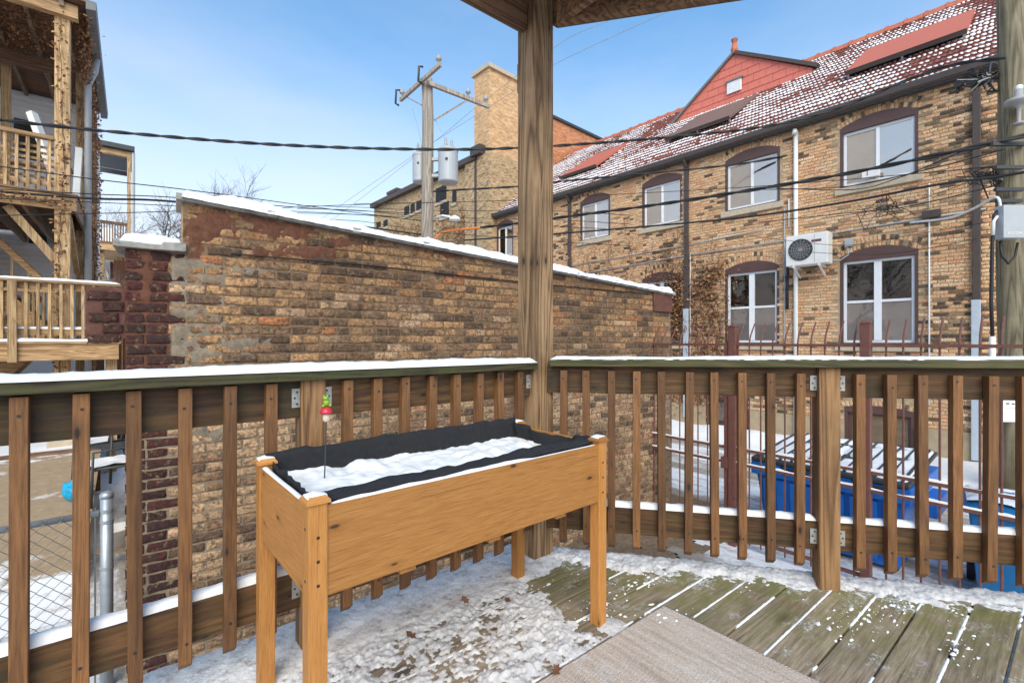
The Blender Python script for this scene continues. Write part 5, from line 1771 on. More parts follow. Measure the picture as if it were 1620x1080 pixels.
# elbows up to the gutter
for px in (1545, 1086, 901):
    yy = fpt(px, 300, -.06).y
    MB().tube([(-.06, yy, ZE - .3), (-.12, yy, ZE - .2), (xe + .0, yy, ZE - .13), (xe - .05, yy, ZE - .08)], .055, 8).build('downspout_elbow', M['gutter'], bld, world=False, smooth=True)
a, b = fpt(1259, 208, -.07), fpt(1258, 690, -.07)
vp_y = a.y
MB().tube([(-.02, vp_y, a.z - .12), (-.07, vp_y, a.z - .02), (-.14, vp_y, a.z), (-.16, vp_y, a.z - .08)], .05, 10).build('vent_hood', M['white_metal'], bld, world=False, smooth=True)
MB().tube([(-.07, vp_y, a.z - .05), (-.07, vp_y, b.z)], .045, 12).build('vent_pipe', M['white_metal'], bld, world=False, smooth=True)
for pts, r, m_ in (([(868, 443), (1085, 404), (1240, 381), (1440, 349), (1560, 330)], .016, 'grey_metal'), ([(880, 425), (1085, 388), (1210, 362)], .012, 'grey_metal'),
                   ([(1470, 290), (1470, 330)], .012, 'white_metal'), ([(1470, 350), (1470, 640)], .014, 'white_metal'), ([(1241, 330), (1242, 640)], .012, 'grey_metal'), ([(1248, 315), (1248, 360)], .015, 'white_metal'),
                   ([(1092, 400), (1092, 640)], .010, 'white_metal')):
    pp3 = [fpt(*q, -.035) for q in pts]
    if len(pts) == 2 and abs(pts[0][0] - pts[1][0]) < 3: pp3[1].y = pp3[0].y
    MB().tube(pp3, r, 6).build('conduit', M[m_], bld, world=False, smooth=True)
a = fpt(1474, 339, -.06)
MB().box(-.14, -.03, a.y - .13, a.y + .13, a.z - .07, a.z + .07).build('junction_box', M['gutter'], bld, world=False, bevel=.01)
a = fpt(1343, 383, -.06)
MB().box(-.1, -.02, a.y - .07, a.y + .07, a.z - .09, a.z + .07).build('meter_box', M['grey_metal'], bld, world=False, bevel=.01)
MB().tube([a + Vector((0, .02, -.09)), a + Vector((-.03, 0, -.26)), a + Vector((-.04, .14, -.36)), a + Vector((-.02, .3, -.33)), a + Vector((0, .4, -.2))], .014, 6).build('conduit', M['grey_metal'], bld, world=False, smooth=True)
a = fpt(1365, 280, -.10)
wa = MB().box(-.2, -.075, a.y - .28, a.y, a.z - .06, a.z + .1).build('window_unit', M['white_metal'], bld, world=False, bevel=.01)
MB().box(-.204, -.201, a.y - .1, a.y - .085, a.z - .02, a.z + .07).build('mark', M['red'], wa, world=False)

# air conditioner condenser on wall brackets
ca_, cb_ = fpt(1243, 372, -.45), fpt(1310, 365, -.45)
c0 = fpt(1243, 415, -.45); c1 = fpt(1310, 365, -.45)
zc0, zc1 = fpt(1280, 418, -.45).z, fpt(1280, 369, -.45).z
yc1, yc0 = c0.y, c1.y
acw = mB @ Vector((-.28, (yc0 + yc1) / 2, zc0))
ac = thing('air_conditioner', 'white air conditioner condenser on the brick wall between the windows', 'air conditioner', acw, BRZ)
hl = (yc1 - yc0) / 2; hz = zc1 - zc0
MB().box(-.17, .17, -hl, hl, 0, hz).build('casing', M['white_metal'], ac, world=False, bevel=.02)
fyc = hl * .28; fr_ = min(hz * .42, hl * .55)
MB().lathe((-.171, fyc, hz / 2), [(fr_, -.004), (fr_ + .015, -.012), (fr_ + .015, 0), (fr_ - .004, .002)], 28, 'x').build('fan_ring', M['dark_grey'], ac, world=False)
MB().lathe((-.173, fyc, hz / 2), [(fr_, 0), (fr_, .004)], 28, 'x').build('fan_opening', M['black'], ac, world=False)
for i in range(1, 5):
    MB().tube([(-.182, fyc + fr_ * i / 5 * math.cos(q * .26), hz / 2 + fr_ * i / 5 * math.sin(q * .26)) for q in range(25)], .003, 4).build('grille_ring', M['cable_grey'], ac, world=False)
for i in range(8):
    a_ = math.pi * i / 8
    MB().bar((-.181, fyc - fr_ * math.cos(a_), hz / 2 - fr_ * math.sin(a_)), (-.181, fyc + fr_ * math.cos(a_), hz / 2 + fr_ * math.sin(a_)), .006, .004, up=(1, 0, 0)).build('grille_bar', M['cable_grey'], ac, world=False)
MB().box(-.176, -.171, fyc - fr_ - .05, fyc - fr_ - .045, .03, hz - .03).build('seam', M['cable_grey'], ac, world=False)
MB().box(-.174, -.171, -hl + .12, -hl + .30, hz * .7, hz * .78).build('badge', M['rust_iron'], ac, world=False)
for yy in (-hl * .6, hl * .6):
    MB().bar((-.2, yy, -.025), (.27, yy, -.025), .035, .04).build('wall_bracket', M['white_metal'], ac, world=False)
    MB().bar((-.15, yy, -.04), (.27, yy, -.22), .03, .03).build('wall_bracket', M['white_metal'], ac, world=False)
MB().tube([(.1, hl, hz * .2), (.16, hl + .06, .05), (.18, hl + .08, -.5), (.22, hl + .09, -.9)], .03, 8).build('line_set', M['black'], ac, world=False, smooth=True)

# vines on the left part of the facade
def fw(px, py, off=-.03): return mB @ fpt(px, py, off)
rr = random.Random(77)
an = []
for q in range(44):
    px = rr.uniform(885, 1145); p0 = (px, 640); pts = [fw(*p0)]
    py = 640
    top = (400 if px > 1000 else 375) + rr.uniform(0, 70)
    while py > top:
        py -= rr.uniform(35, 70); px += rr.uniform(-14, 14); pts.append(fw(min(max(px, 884), 1142), py))
    if len(pts) > 1: an.append(pts)
vine('climbing_vine', 'dry reddish vine spread over the left part of the brick facade', an, 9000, 8, (.03, .32, .2), .05)
an = [[fw(x0, y0), fw(x1, y1)] for x0, y0, x1, y1 in ((1082, 560, 1070, 430), (1076, 500, 1060, 470), (1135, 560, 1120, 440), (1095, 470, 1140, 420), (1060, 540, 1066, 470))]
vine('climbing_vine', 'thicker clump of dry vine beside the brown downspout', an, 1500, 9, (.04, .10, .12), .07)

# ================================================================== BACK BUILDING WITH CHIMNEY
BB = Vector(mB @ Vector((-.25, YL + .02, 0))); BB.z = G
bb = thing('chimney_building', 'tall tan brick building with a big square chimney beyond the utility pole', 'building', BB, BRZ)
def bp(px, py, off=0.0, axis='x'): return plane_px(BB, BRZ, px, py, off, axis)
zc = bp(750, 258).z; ye = bp(592, 330).y; y_s = bp(752, 258).y
MB().box(0, 9, .0, ye, 0, zc).build('wall', M['far_tan'], bb, world=False)
MB().box(-.25, .3, y_s - .3, ye, zc, zc + .22).build('cornice', M['gutter'], bb, world=False)
MB().box(-.35, .35, y_s - .7, y_s - .1, zc + .1, zc + .45).build('cornice_cap', M['gutter'], bb, world=False)
a = bp(775, 108); chz = a.z; chy = a.y
chw = bp(820, 118, chy, 'y').x; chd = bp(752, 116).y
ch = MB().box(-.05, chw, chy, chd, 0, chz).build('chimney', M['far_peach'], bb, world=False)
MB().box(-.14, chw + .1, chy - .1, chd + .1, chz, chz + .16).build('chimney_cap', M['stone_sill'], ch, world=False)
MB().box(-.15, chw + .12, chy - .12, chd + .5, 0, bp(775, 310).z * 0 + bp(775, 243).z).build('chimney_base', M['far_tan'], ch, world=False)
MB().box(chw + .02, 11, chy + .8, chd + .02, 0, bp(880, 190, chy + .8, 'y').z).build('upper_wall', M['far_orange'], bb, world=False)
MB().box(chw, 11.1, chy + .7, chd + .06, bp(880, 190, chy + .8, 'y').z + .002, bp(880, 186, chy + .8, 'y').z).build('parapet_cap', M['dark_grey'], bb, world=False)
for x0, x1, y0, y1 in ((640, 647, 342, 325), (650, 656, 338, 321), (659, 667, 334, 316), (596, 602, 362, 350), (607, 613, 360, 347), (697, 710, 345, 318), (716, 722, 322, 300), (690, 706, 322, 292)):
    a, b = bp(x0, y0, -.01), bp(x1, y1, -.01)
    w = MB().box(-.03, .02, b.y, a.y, a.z, b.z).build('window', M['room'], bb, world=False)
    MB().box(-.05, -.031, b.y - .05, a.y + .05, a.z - .12, a.z).build('sill', M['stone_sill'], w, world=False)
a = bp(754, 300, -.1)
MB().box(-.16, -.03, a.y - .07, a.y + .07, 0, zc).build('downspout', M['gutter'], bb, world=False)
a = bp(606, 320)
st_ = MB().box(.6, 1.4, a.y - .4, a.y + .5, zc, zc + .75).build('small_chimney', M['far_orange'], bb, world=False)
MB().box(.5, 1.5, a.y - .5, a.y + .6, zc + .751, zc + .9).build('small_chimney_cap', M['gutter'], st_, world=False)
an = []
rr = random.Random(5)
mBB = root_matrix(BB, BRZ)
for q in range(16):
    px = rr.uniform(600, 770); pts = []
    py = 420
    while py > 300 + .35 * (770 - px) * .6 + rr.uniform(0, 40):
        p = bp(px, py, -.04); pts.append(mBB @ p); py -= rr.uniform(15, 30); px += rr.uniform(-8, 8)
    if len(pts) > 1: an.append(pts)
vine('climbing_vine', 'dry vine webbed over the tan wall behind the far utility pole', an, 3000, 10, (.03, .4, .3), .08)

# ================================================================== UTILITY POLES
def pole(name, label, base, top, r0, r1, mat):
    t = thing(name, label, 'utility pole', base, 0, 'utility poles along the alley')
    h = top - base[2]
    n = 10
    MB().tube([(0.02 * math.sin(i), 0.015 * math.cos(i * 1.7), h * i / n) for i in range(n + 1)], [r0 + (r1 - r0) * i / n for i in range(n + 1)], 20).build('shaft', M[mat], t, world=False, smooth=True)
    return t
pb_ = on_z(1601, 778, G)
PNY = (pb_.x * SY + pb_.y * CY)
np_ = pole('utility_pole', 'thick greenish wooden utility pole at the right edge with grey box', (pb_.x, pb_.y, G), 9.5, .17, .155, 'pole_z')
def nl(px, py, d=PNY): p = at_y(px, py, d); return Vector((p.x - pb_.x, p.y - pb_.y, p.z - G))
to_cam = Vector((-SY, -CY, 0)); to_r = Vector((CY, -SY, 0))
a = nl(1580, 378, PNY - .28); b = nl(1614, 326, PNY - .28)
def cam_box(p, w, h, d):                          # upright box turned square to the pole face that looks into the yard
    m_ = MB(); r_ = to_r * (w / 2); f_ = to_cam * (d / 2)
    lo = [p - r_ + f_, p + r_ + f_, p + r_ - f_, p - r_ - f_]
    m_.hexa([tuple(q - Vector((0, 0, h / 2))) for q in lo] + [tuple(q + Vector((0, 0, h / 2))) for q in lo]); return m_
cpt = (a + b) / 2
eb = cam_box(cpt, (b - a).dot(to_r), b.z - a.z, .14).build('equipment_box', M['grey_metal'], np_, world=False, bevel=.012)
# embossed lettering on the box lid
td = bpy.data.curves.new('lettering', 'FONT'); td.body = 'ALCOM'; td.size = .06; td.extrude = .001; td.align_x = 'CENTER'
tob = bpy.data.objects.new('tmp', td); COL.objects.link(tob)
dg = bpy.context.evaluated_depsgraph_get(); tme = bpy.data.meshes.new_from_object(tob.evaluated_get(dg)); bpy.data.objects.remove(tob)
tme.materials.clear(); tme.materials.append(M['white_metal'])
link('lettering', tme, eb, cpt + to_cam * .073 + Vector((0, 0, -.19)), (R(90), 0, -YAW))
ins = nl(1612, 155, PNY - .3)
MB().lathe(ins, [(.03, .12), (.045, .12), (.045, .0), (.15, -.02), (.16, -.07), (.06, -.09), (.04, -.12), (.025, -.14), (.02, -.34), (.07, -.36), (.07, -.38)], 18).build('insulator', M['cable_grey'], np_, world=False, smooth=True)
MB().lathe(ins + Vector((0, 0, .06)), [(.04, 0), (.045, .1), (.03, .12)], 14).build('insulator_cap', M['white_metal'], np_, world=False, smooth=True)
for py, w in ((228, .5), (265, .4), (300, .4), (318, .36)):
    p = nl(1596, py, PNY - .22)
    MB().bar(p - to_r * w / 2, p + to_r * w / 2, .05, .05).build('cable_clamp', M['dark_grey'], np_, world=False)
MB().tube([nl(1581, 330, PNY - .25), nl(1573, 340, PNY - .25), nl(1570, 380, PNY - .25), nl(1568, 480, PNY - .25), nl(1570, 532, PNY - .25)], .022, 8).build('riser_cable', M['black'], np_, world=False, smooth=True)
MB().tube([nl(1578, 342, PNY - .27), nl(1572, 350, PNY - .27), nl(1571, 372, PNY - .27)], .02, 8).build('riser_elbow', M['white_metal'], np_, world=False, smooth=True)
MB().tube([nl(1570, 532, PNY - .26), nl(1570, 640, PNY - .26)], .035, 8).build('riser_guard', M['white_metal'], np_, world=False, smooth=True)
MB().tube([nl(1614, 300, PNY - .12), nl(1613, 420, PNY - .12), nl(1612, 700, PNY - .12)], .018, 8).build('bamboo_guard', M['orange'] if False else M['porch_z'], np_, world=False, smooth=True)
MB().tube([nl(1582, 382, PNY - .26), nl(1585, 405, PNY - .28), nl(1595, 417, PNY - .28), nl(1606, 405, PNY - .28), nl(1610, 384, PNY - .26)], .016, 6).build('drip_loop', M['black'], np_, world=False, smooth=True)
pp_ = nl(1598, 649, PNY - .22)
no = cam_box(pp_, .24, .33, .006).build('notice', M['paper'], np_, world=False)
for i, (w, dz) in enumerate(((.05, .10), (.04, .095), (.16, .03))):
    cam_box(pp_ + to_cam * .005 + to_r * (-.04 + .08 * (i == 1) + .04 * (i == 2)) + Vector((0, 0, dz)), w, .02 if i < 2 else .006, .002).build('print', M['ink'], no, world=False)
lp = ground_at(676, 13.0)
fpz = at_y(676, 126, 13.0).z
fpole = pole('utility_pole', 'weathered grey utility pole with two transformers behind the garage', lp, fpz, .19, .15, 'pole_grey')
def fl_(px, py, d=13.0): p = at_y(px, py, d); return Vector((p.x - lp[0], p.y - lp[1], p.z - G))
h_arm = at_y(680, 138, 13.0).z - G
arm_end = plane_px(Vector(lp), 0, 772, 160, -.15, 'y')
MB().bar((-.1, -.2, h_arm), (arm_end.x, -.2, h_arm), .09, .11).build('crossarm', M['pole_grey'], fpole, world=False)
MB().bar((.12, -.2, h_arm - .95), (arm_end.x * .6, -.2, h_arm - .06), .04, .05).build('brace', M['pole_grey'], fpole, world=False)
MB().bar((-.22, -1.1, h_arm + .05), (-.22, 1.2, h_arm + .05), .08, .10).build('crossarm', M['pole_grey'], fpole, world=False)
MB().bar((-.2, .85, h_arm), (-.12, .1, h_arm - .5), .03, .03).build('brace', M['pole_grey'], fpole, world=False)
for p in ((arm_end.x - .12, -.2, h_arm + .06), (arm_end.x - .75, -.2, h_arm + .06), (-.22, -1.0, h_arm + .1), (-.22, 1.1, h_arm + .1)):
    MB().lathe(p, [(.02, 0), (.02, .08), (.07, .1), (.08, .14), (.05, .16), (.06, .19), (.03, .23)], 12).build('insulator', M['cable_grey'], fpole, world=False, smooth=True)
for p in ((-.26, 1.2, h_arm + .05), (-.26, -.2, h_arm + .1)):
    MB().tube([Vector(p) + Vector((0, -.05, .25)), Vector(p) + Vector((-.1, 0, .25)), Vector(p) + Vector((-.12, 0, -.15)), Vector(p) + Vector((0, .05, -.15))], .03, 8).build('fuse_cutout', M['dark_grey'], fpole, world=False, smooth=True)
for px, py0, py1, rad, dd in ((709, 290, 238, .27, 12.9), (664, 289, 246, .2, 13.25)):
    c0, c1 = fl_(px, py0, dd), fl_(px, py1, dd); hh = c1.z - c0.z
    tr_ = MB().lathe(c0, [(rad * .9, 0), (rad, .03), (rad, hh - .05), (rad * 1.05, hh - .04), (rad * 1.05, hh), (rad * .9, hh + .04), (rad * .3, hh + .07)], 28).build('transformer', M['grey_metal'], fpole, world=False, smooth=False)
    for q in (-.35, .35):
        MB().lathe(c0 + Vector((rad * q, -.03, hh + .03)), [(.04, 0), (.055, .06), (.035, .09), (.05, .13), (.03, .17), (.04, .21), (.015, .3)], 10).build('bushing', M['cable_grey'], tr_, world=False, smooth=True)
    MB().bar(c0 + Vector((0, 0, hh * .75)), Vector((0, 0, c0.z + hh * .75)), .1, .08).build('hanger', M['grey_metal'], tr_, world=False)
    MB().bar(c0 + Vector((0, 0, hh * .25)), Vector((0, 0, c0.z + hh * .25)), .1, .08).build('hanger', M['grey_metal'], tr_, world=False)
    MB().box(c0.x - rad * .75, c0.x - rad * .6, c0.y - rad * .9, c0.y - rad * .6, c0.z + hh * .6, c0.z + hh * .66).build('plate', M['dark_grey'], tr_, world=False)
# small alley lamp on the pole
a, b, c = fl_(686, 346, 12.85), fl_(700, 341, 12.6), fl_(712, 343, 12.4)
MB().tube([a, b, c], .03, 8).build('lamp_arm', M['white_metal'], fpole, world=False, smooth=True)
MB().lathe(c + Vector((.12, -.05, -.08)), [(.05, .12), (.14, .06), (.16, .0), (.05, -.03)], 14).build('lamp_head', M['white_metal'], fpole, world=False, smooth=True)

# ================================================================== OVERHEAD CABLES
def smooth_pts(cp, n=10):
    out = []
    m = len(cp)
    for i in range(m - 1):
        p0, p1, p2, p3 = cp[max(i - 1, 0)], cp[i], cp[i + 1], cp[min(i + 2, m - 1)]
        for k in range(n):
            t = k / n
            out.append(.5 * ((2 * p1) + (p2 - p0) * t + (2 * p0 - 5 * p1 + 4 * p2 - p3) * t * t + (3 * p1 - p0 - 3 * p2 + p3) * t ** 3))
    out.append(cp[-1]); return out
def cable(label, pts, r, mat='black', group=None, twist=0, n=10):
    cp = [at_y(*p) for p in pts]
    c = smooth_pts(cp, n)
    if not twist:
        o = MB().tube(c, r, 6).build('overhead_cable', M[mat], smooth=True); return tag(o, label, 'cable', group)
    t = thing('overhead_cable', label, 'cable', c[0], 0, group)
    c2 = smooth_pts(cp, 60); L = 0
    for s in range(2):
        L = 0; q = []
        for i, p in enumerate(c2):
            if i: L += (p - c2[i - 1]).length
            a = L * twist + s * math.pi
            q.append(p + Vector((0, 0, 1)) * (r * .8 * math.sin(a)) + Vector((CY, -SY, 0)) * (0) + Vector((SY, CY, 0)) * (r * .8 * math.cos(a)))
        MB().tube(q, r, 5).build('strand', M[mat], t, smooth=True)
    return t
GRPC = 'overhead cables'
cable('thick twisted black cable sagging across the whole sky', [(-60, 183, 6.0), (160, 207, 7), (420, 228, 7.6), (640, 236, 8), (820, 234, 8.3), (1060, 217, 8.6), (1223, 198, 8.6), (1330, 170, 8.3), (1480, 110, 7.6), (1590, 92, 6.8)], .016, 'black', GRPC, twist=9)
cable('thin cable from the porch dropping behind the garage coping, topmost of five', [(-60, 255, 7), (145, 283, 8), (285, 299, 9), (400, 314, 10.5), (560, 336, 12), (672, 350, 13)], .009, 'black', GRPC)
cable('thin cable left of the garage, second from the top', [(-60, 296, 7), (145, 307, 8), (285, 313, 9), (500, 330, 11), (672, 338, 13)], .009, 'black', GRPC)
cable('thickest dark cable left of the garage below the upper porch railing', [(-60, 296, 7), (0, 303, 7.3), (145, 314, 8), (285, 320, 9), (500, 348, 11), (672, 372, 13)], .020, 'black', GRPC)
cable('thin cable just below the thickest one left of the garage', [(-60, 312, 7), (145, 320, 8), (285, 326, 9), (500, 336, 11), (672, 345, 13)], .007, 'black', GRPC)
cable('lowest thin cable left of the garage', [(-60, 342, 7), (145, 338, 8), (285, 334, 9), (420, 330, 11), (560, 324, 12), (820, 317, 12.5)], .008, 'black', GRPC)
cable('black cable with orange sleeve curving from the far pole to the near pole', [(760, 360, 12.7), (820, 353, 12), (880, 345, 11.5), (1017, 327, 10.3), (1150, 307, 9.3), (1333, 276, 8.2), (1533, 235, 7.0), (1640, 210, 6.6)], .021, 'black', GRPC, twist=6)
cable('bright orange cable sleeve above the snowy coping', [(688, 378, 13), (700, 368, 13), (722, 364, 12.9), (760, 360, 12.7)], .03, 'orange')
cable('lower long black cable from the far pole to the near pole', [(735, 380, 13), (820, 374, 12.2), (880, 370, 11.5), (1083, 353, 10), (1200, 341, 9.2), (1348, 318, 8.2), (1478, 293, 7.3), (1580, 279, 6.8), (1660, 266, 6.4)], .02, 'black', GRPC)
cable('twisted cable from the transformers passing behind the porch post', [(676, 305, 13), (700, 302, 12.9), (820, 295, 12.2), (900, 286, 11.7), (1150, 262, 11.1), (1250, 245, 10.6)], .016, 'black', GRPC, twist=5)
cable('thin line crossing the facade just above the upper sills', [(560, 323, 12), (812, 317, 12), (880, 312, 11.5), (967, 308, 11), (1150, 298, 9.8), (1330, 285, 8.6), (1590, 262, 6.9)], .007, 'black', GRPC)
cable('grey conduit like line sloping up to the equipment box', [(1440, 352, 8.2), (1500, 345, 7.6), (1540, 330, 7.2), (1575, 312, 6.8), (1583, 328, 6.75)], .018, 'white_metal', None)
for i, (y0, y1, y2) in enumerate(((333, 343, 352), (340, 349, 362), (328, 333, 338), (350, 366, 386))):
    cable(['thin line behind the coping near the far pole, upper of the bundle', 'thin line behind the coping near the far pole, second of the bundle', 'thin line behind the coping, nearly level with the lamp arm', 'thin line behind the coping, lowest of the bundle'][i],
          [(470, y0 - 3, 11.5), (570, y0, 12), (680, y1, 13), (880, y2 - 4, 12), (1000, y2 + 3, 11.2)], .007, 'black', GRPC)
for i, pts in enumerate(([(1180, 300, 9.3), (1330, 296, 8.4), (1460, 270, 7.6), (1590, 236, 6.8)], [(1200, 352, 9.0), (1330, 338, 8.2), (1440, 326, 7.6), (1590, 290, 6.8)], [(1228, 298, 9.2), (1350, 300, 8.3), (1420, 282, 7.9), (1470, 262, 7.5), (1530, 236, 7.1)],
                         [(1300, 345, 8.8), (1400, 330, 8.2), (1500, 300, 7.4), (1590, 262, 6.8)], [(1180, 372, 9.6), (1330, 388, 8.7), (1440, 372, 8.0), (1560, 352, 7.2)], [(1260, 398, 9.2), (1400, 402, 8.5), (1545, 378, 7.4)])):
    cable(['slack black line over the large upper window', 'slack black line above the condenser and lower arch', 'black line looping under the small box on the upper sill', 'thin line rising to the near pole above the junction box', 'slack thin line hanging over the lower arched lintel', 'lowest slack thin line across the lower right window head'][i], pts, .008 if i < 3 else .005, 'black', GRPC)
HT = 'thin high lines in the sky'
cable('thin high power line rising behind the post towards upper right', [(440, 395, 20), (543, 322, 17), (640, 256, 15), (700, 216, 14), (820, 140, 12), (885, 98, 11), (1075, 10, 9), (1130, -16, 8.6)], .006, 'cable_grey', HT)
cable('second thin high power line parallel to the first', [(460, 395, 20), (560, 322, 17), (690, 222, 14.5), (753, 170, 13), (885, 70, 11), (960, 34, 10), (1060, -20, 9)], .006, 'cable_grey', HT)
cable('thin wire from the crossarm down to the left transformer', [(652, 172, 13.6), (662, 205, 13.4), (668, 240, 13.2)], .006, 'cable_grey', HT)
cable('thin wire from the crossarm down to the right transformer', [(686, 185, 13), (700, 212, 12.95), (709, 232, 12.9)], .006, 'cable_grey', HT)
# tangles of cable
def tangle(label, c, rx, rz, n, seed, r, depth):
    rr = random.Random(seed)
    t = thing('cable_tangle', label, 'cables', at_y(*c, depth))
    for i in range(n):
        cp = []
        k = rr.randint(4, 8); q0 = rr.uniform(-1, .2)
        for q in range(k):
            cp.append(at_y(c[0] + rx * (q0 + (1.3 - q0) * q / k * rr.uniform(.6, 1.3)) + rr.gauss(0, rx * .22), c[1] + rr.gauss(0, rz * .45) - rz * .3 * q / k, depth + rr.uniform(-.15, .15)))
        MB().tube(smooth_pts(cp, 7), r * rr.uniform(.6, 1.3), 5).build('cable_loop', M[rr.choice(['black', 'black', 'black', 'cable_grey'])], t, smooth=True)
tangle('tangle of black cable loops under the eave beside the near pole', (1545, 128), 42, 26, 12, 3, .011, 7.2)
tangle('messy knot of thin wires above the lower right window', (1385, 335), 40, 22, 13, 4, .005, 8.6)
tangle('knot of wires at the near pole above the grey box', (1560, 285), 40, 22, 12, 6, .009, 7.1)
bx = thing('splice_box', 'pair of black splice boxes in the cable tangle under the eave', 'splice box', at_y(1535, 132, 7.2))
MB().lathe(at_y(1517, 134, 7.2), [(.05, -.06), (.055, 0), (.05, .06)], 10, 'x').build('box', M['black'], bx); MB().lathe(at_y(1538, 131, 7.2), [(.06, -.06), (.065, 0), (.06, .06)], 10, 'x').build('box', M['black'], bx)

# ================================================================== IRON FENCE
fx_ = 5.17
ifn = thing('iron_fence', 'brown iron security fence with bent picket tops beside the alley', 'fence', (fx_, 1.5, G))
posts_y = [on_x(1027, 540, fx_).y, on_x(1160, 540, fx_).y, on_x(1370, 540, fx_).y]
posts_y += [posts_y[-1] - 1.2, posts_y[-1] - 2.4]
ztop = on_x(1370, 506, fx_).z
for i, y in enumerate(posts_y):
    p = MB().box(fx_ - .04, fx_ + .04, y - .04, y + .04, G, ztop - .03).build('post', M['rust_iron'], ifn, bevel=.006)
    MB().hexa([(fx_ - .046, y - .046, ztop - .03), (fx_ + .046, y - .046, ztop - .03), (fx_ + .046, y + .046, ztop - .03), (fx_ - .046, y + .046, ztop - .03),
               (fx_ - .012, y - .012, ztop), (fx_ + .012, y - .012, ztop), (fx_ + .012, y + .012, ztop), (fx_ - .012, y + .012, ztop)]).build('post_cap', M['rust_iron'], p)
zr1 = on_x(1300, 546, fx_).z; zr2 = on_x(1300, 640, fx_).z; zm1 = on_x(1010 + 290, 733, fx_).z; zm2 = on_x(1300, 760, fx_).z; zlo = on_x(1300, 905, fx_).z
PICK = MB()
for z in (zr1, zm1, zm2, G + .12):
    MB().box(fx_ - .016, fx_ + .016, posts_y[-1], posts_y[0], z - .014, z + .014).build('rail', M['rust_iron'], ifn)
for z in (zm1, zm2):
    snow_strip((fx_, posts_y[-1], z + .0135), (fx_, posts_y[0], z + .0135), .026, .01, 'thin snow on the %s middle rail of the iron fence' % ('upper' if z == zm1 else 'lower'), int(z * 100), amp=1.6, step=.05)
hp = zr1 - G
pk = MB().tube([(0, 0, .05), (0, 0, hp + .02), (.03, 0, hp + .10), (.13, 0, hp + .23)], .0085, 6).mesh('picket', M['rust_iron'])
y = posts_y[0] - .08
while y > posts_y[-1]:
    if all(abs(y - q) > .05 for q in posts_y): link('picket', pk, ifn, (0, y - 1.5, 0))
    y -= .118
y = posts_y[1]
MB().box(fx_ - .05, fx_ + .05, y + .045, y + .12, on_x(1150, 740, fx_).z, on_x(1150, 722, fx_).z).build('lock_box', M['rust_iron'], ifn, bevel=.004)
MB().box(fx_ - .03, fx_ + .03, y + .05, y + .09, G + .1, zr1).build('gate_stile', M['rust_iron'], ifn)

# ================================================================== DUMPSTER AND CART
dx = 5.66
pA = on_x(1194, 728, dx); pB = on_x(1436, 772, dx)
dl = abs(pA.y - pB.y); dyc = (pA.y + pB.y) / 2; dh = (pA.z + pB.z) / 2 - G
DW = 1.25
dm_ = thing('dumpster', 'large blue plastic dumpster with snow covered lid in the alley', 'dumpster', (dx + DW / 2, dyc, G))
t_ = .10; ht = dl / 2; zb_ = .04
def frustum(x0, x1, y0, y1, z0, z1, tp):
    return MB().hexa([(x0 + tp, y0 + tp, z0), (x1 - tp, y0 + tp, z0), (x1 - tp, y1 - tp, z0), (x0 + tp, y1 - tp, z0), (x0, y0, z1), (x1, y0, z1), (x1, y1, z1), (x0, y1, z1)])
frustum(-DW / 2, DW / 2, -ht, ht, zb_, dh - .02, .09).build('body', M['bin_blue'], dm_, world=False, bevel=.02)
for i in range(9):
    y = -ht + .14 + i * (dl - .28) / 8
    m_ = MB(); m_.hexa([(-DW / 2 + .075 - .03, y - .04, zb_ + .06), (-DW / 2 + .11, y - .04, zb_ + .06), (-DW / 2 + .11, y + .04, zb_ + .06), (-DW / 2 + .075 - .03, y + .04, zb_ + .06),
                       (-DW / 2 - .02, y - .045, dh - .18), (-DW / 2 + .05, y - .045, dh - .18), (-DW / 2 + .05, y + .045, dh - .18), (-DW / 2 - .02, y + .045, dh - .18)])
    m_.build('rib', M['bin_blue'], dm_, world=False, bevel=.008)
rim = MB(); rim.box(-DW / 2 - .03, -DW / 2 + .05, -ht - .03, ht + .03, dh - .15, dh); rim.box(DW / 2 - .05, DW / 2 + .03, -ht - .03, ht + .03, dh - .15, dh + .001)
rim.box(-DW / 2 + .05, DW / 2 - .05, -ht - .03, -ht + .05, dh - .15, dh - .001); rim.box(-DW / 2 + .05, DW / 2 - .05, ht - .05, ht + .03, dh - .15, dh - .001)
rim.build('rim', M['bin_blue'], dm_, world=False, bevel=.012)
LIDZ = .12
def lid_pt(x, y): return dh + .03 + LIDZ * (x + DW / 2) / DW
for (y0, y1) in ((-ht - .02, -.012), (.012, ht + .02)):
    l_ = MB().hexa([(-DW / 2 - .05, y0, dh + .008), (DW / 2, y0, dh + .008 + LIDZ), (DW / 2, y1, dh + .008 + LIDZ), (-DW / 2 - .05, y1, dh + .008),
                    (-DW / 2 - .05, y0, dh + .045), (DW / 2, y0, dh + .045 + LIDZ), (DW / 2, y1, dh + .045 + LIDZ), (-DW / 2 - .05, y1, dh + .045)]).build('lid', M['dark_grey'], dm_, world=False, bevel=.008)
    for i in range(6):
        y = y0 + (y1 - y0) * (i + .5) / 6
        MB().hexa([(-DW / 2, y - .012, dh + .046), (DW / 2 - .06, y - .012, dh + .046 + LIDZ), (DW / 2 - .06, y + .012, dh + .046 + LIDZ), (-DW / 2, y + .012, dh + .046),
                   (-DW / 2, y - .008, dh + .074), (DW / 2 - .06, y - .008, dh + .074 + LIDZ), (DW / 2 - .06, y + .008, dh + .074 + LIDZ), (-DW / 2, y + .008, dh + .074)]).build('lid_rib', M['dark_grey'], l_, world=False)
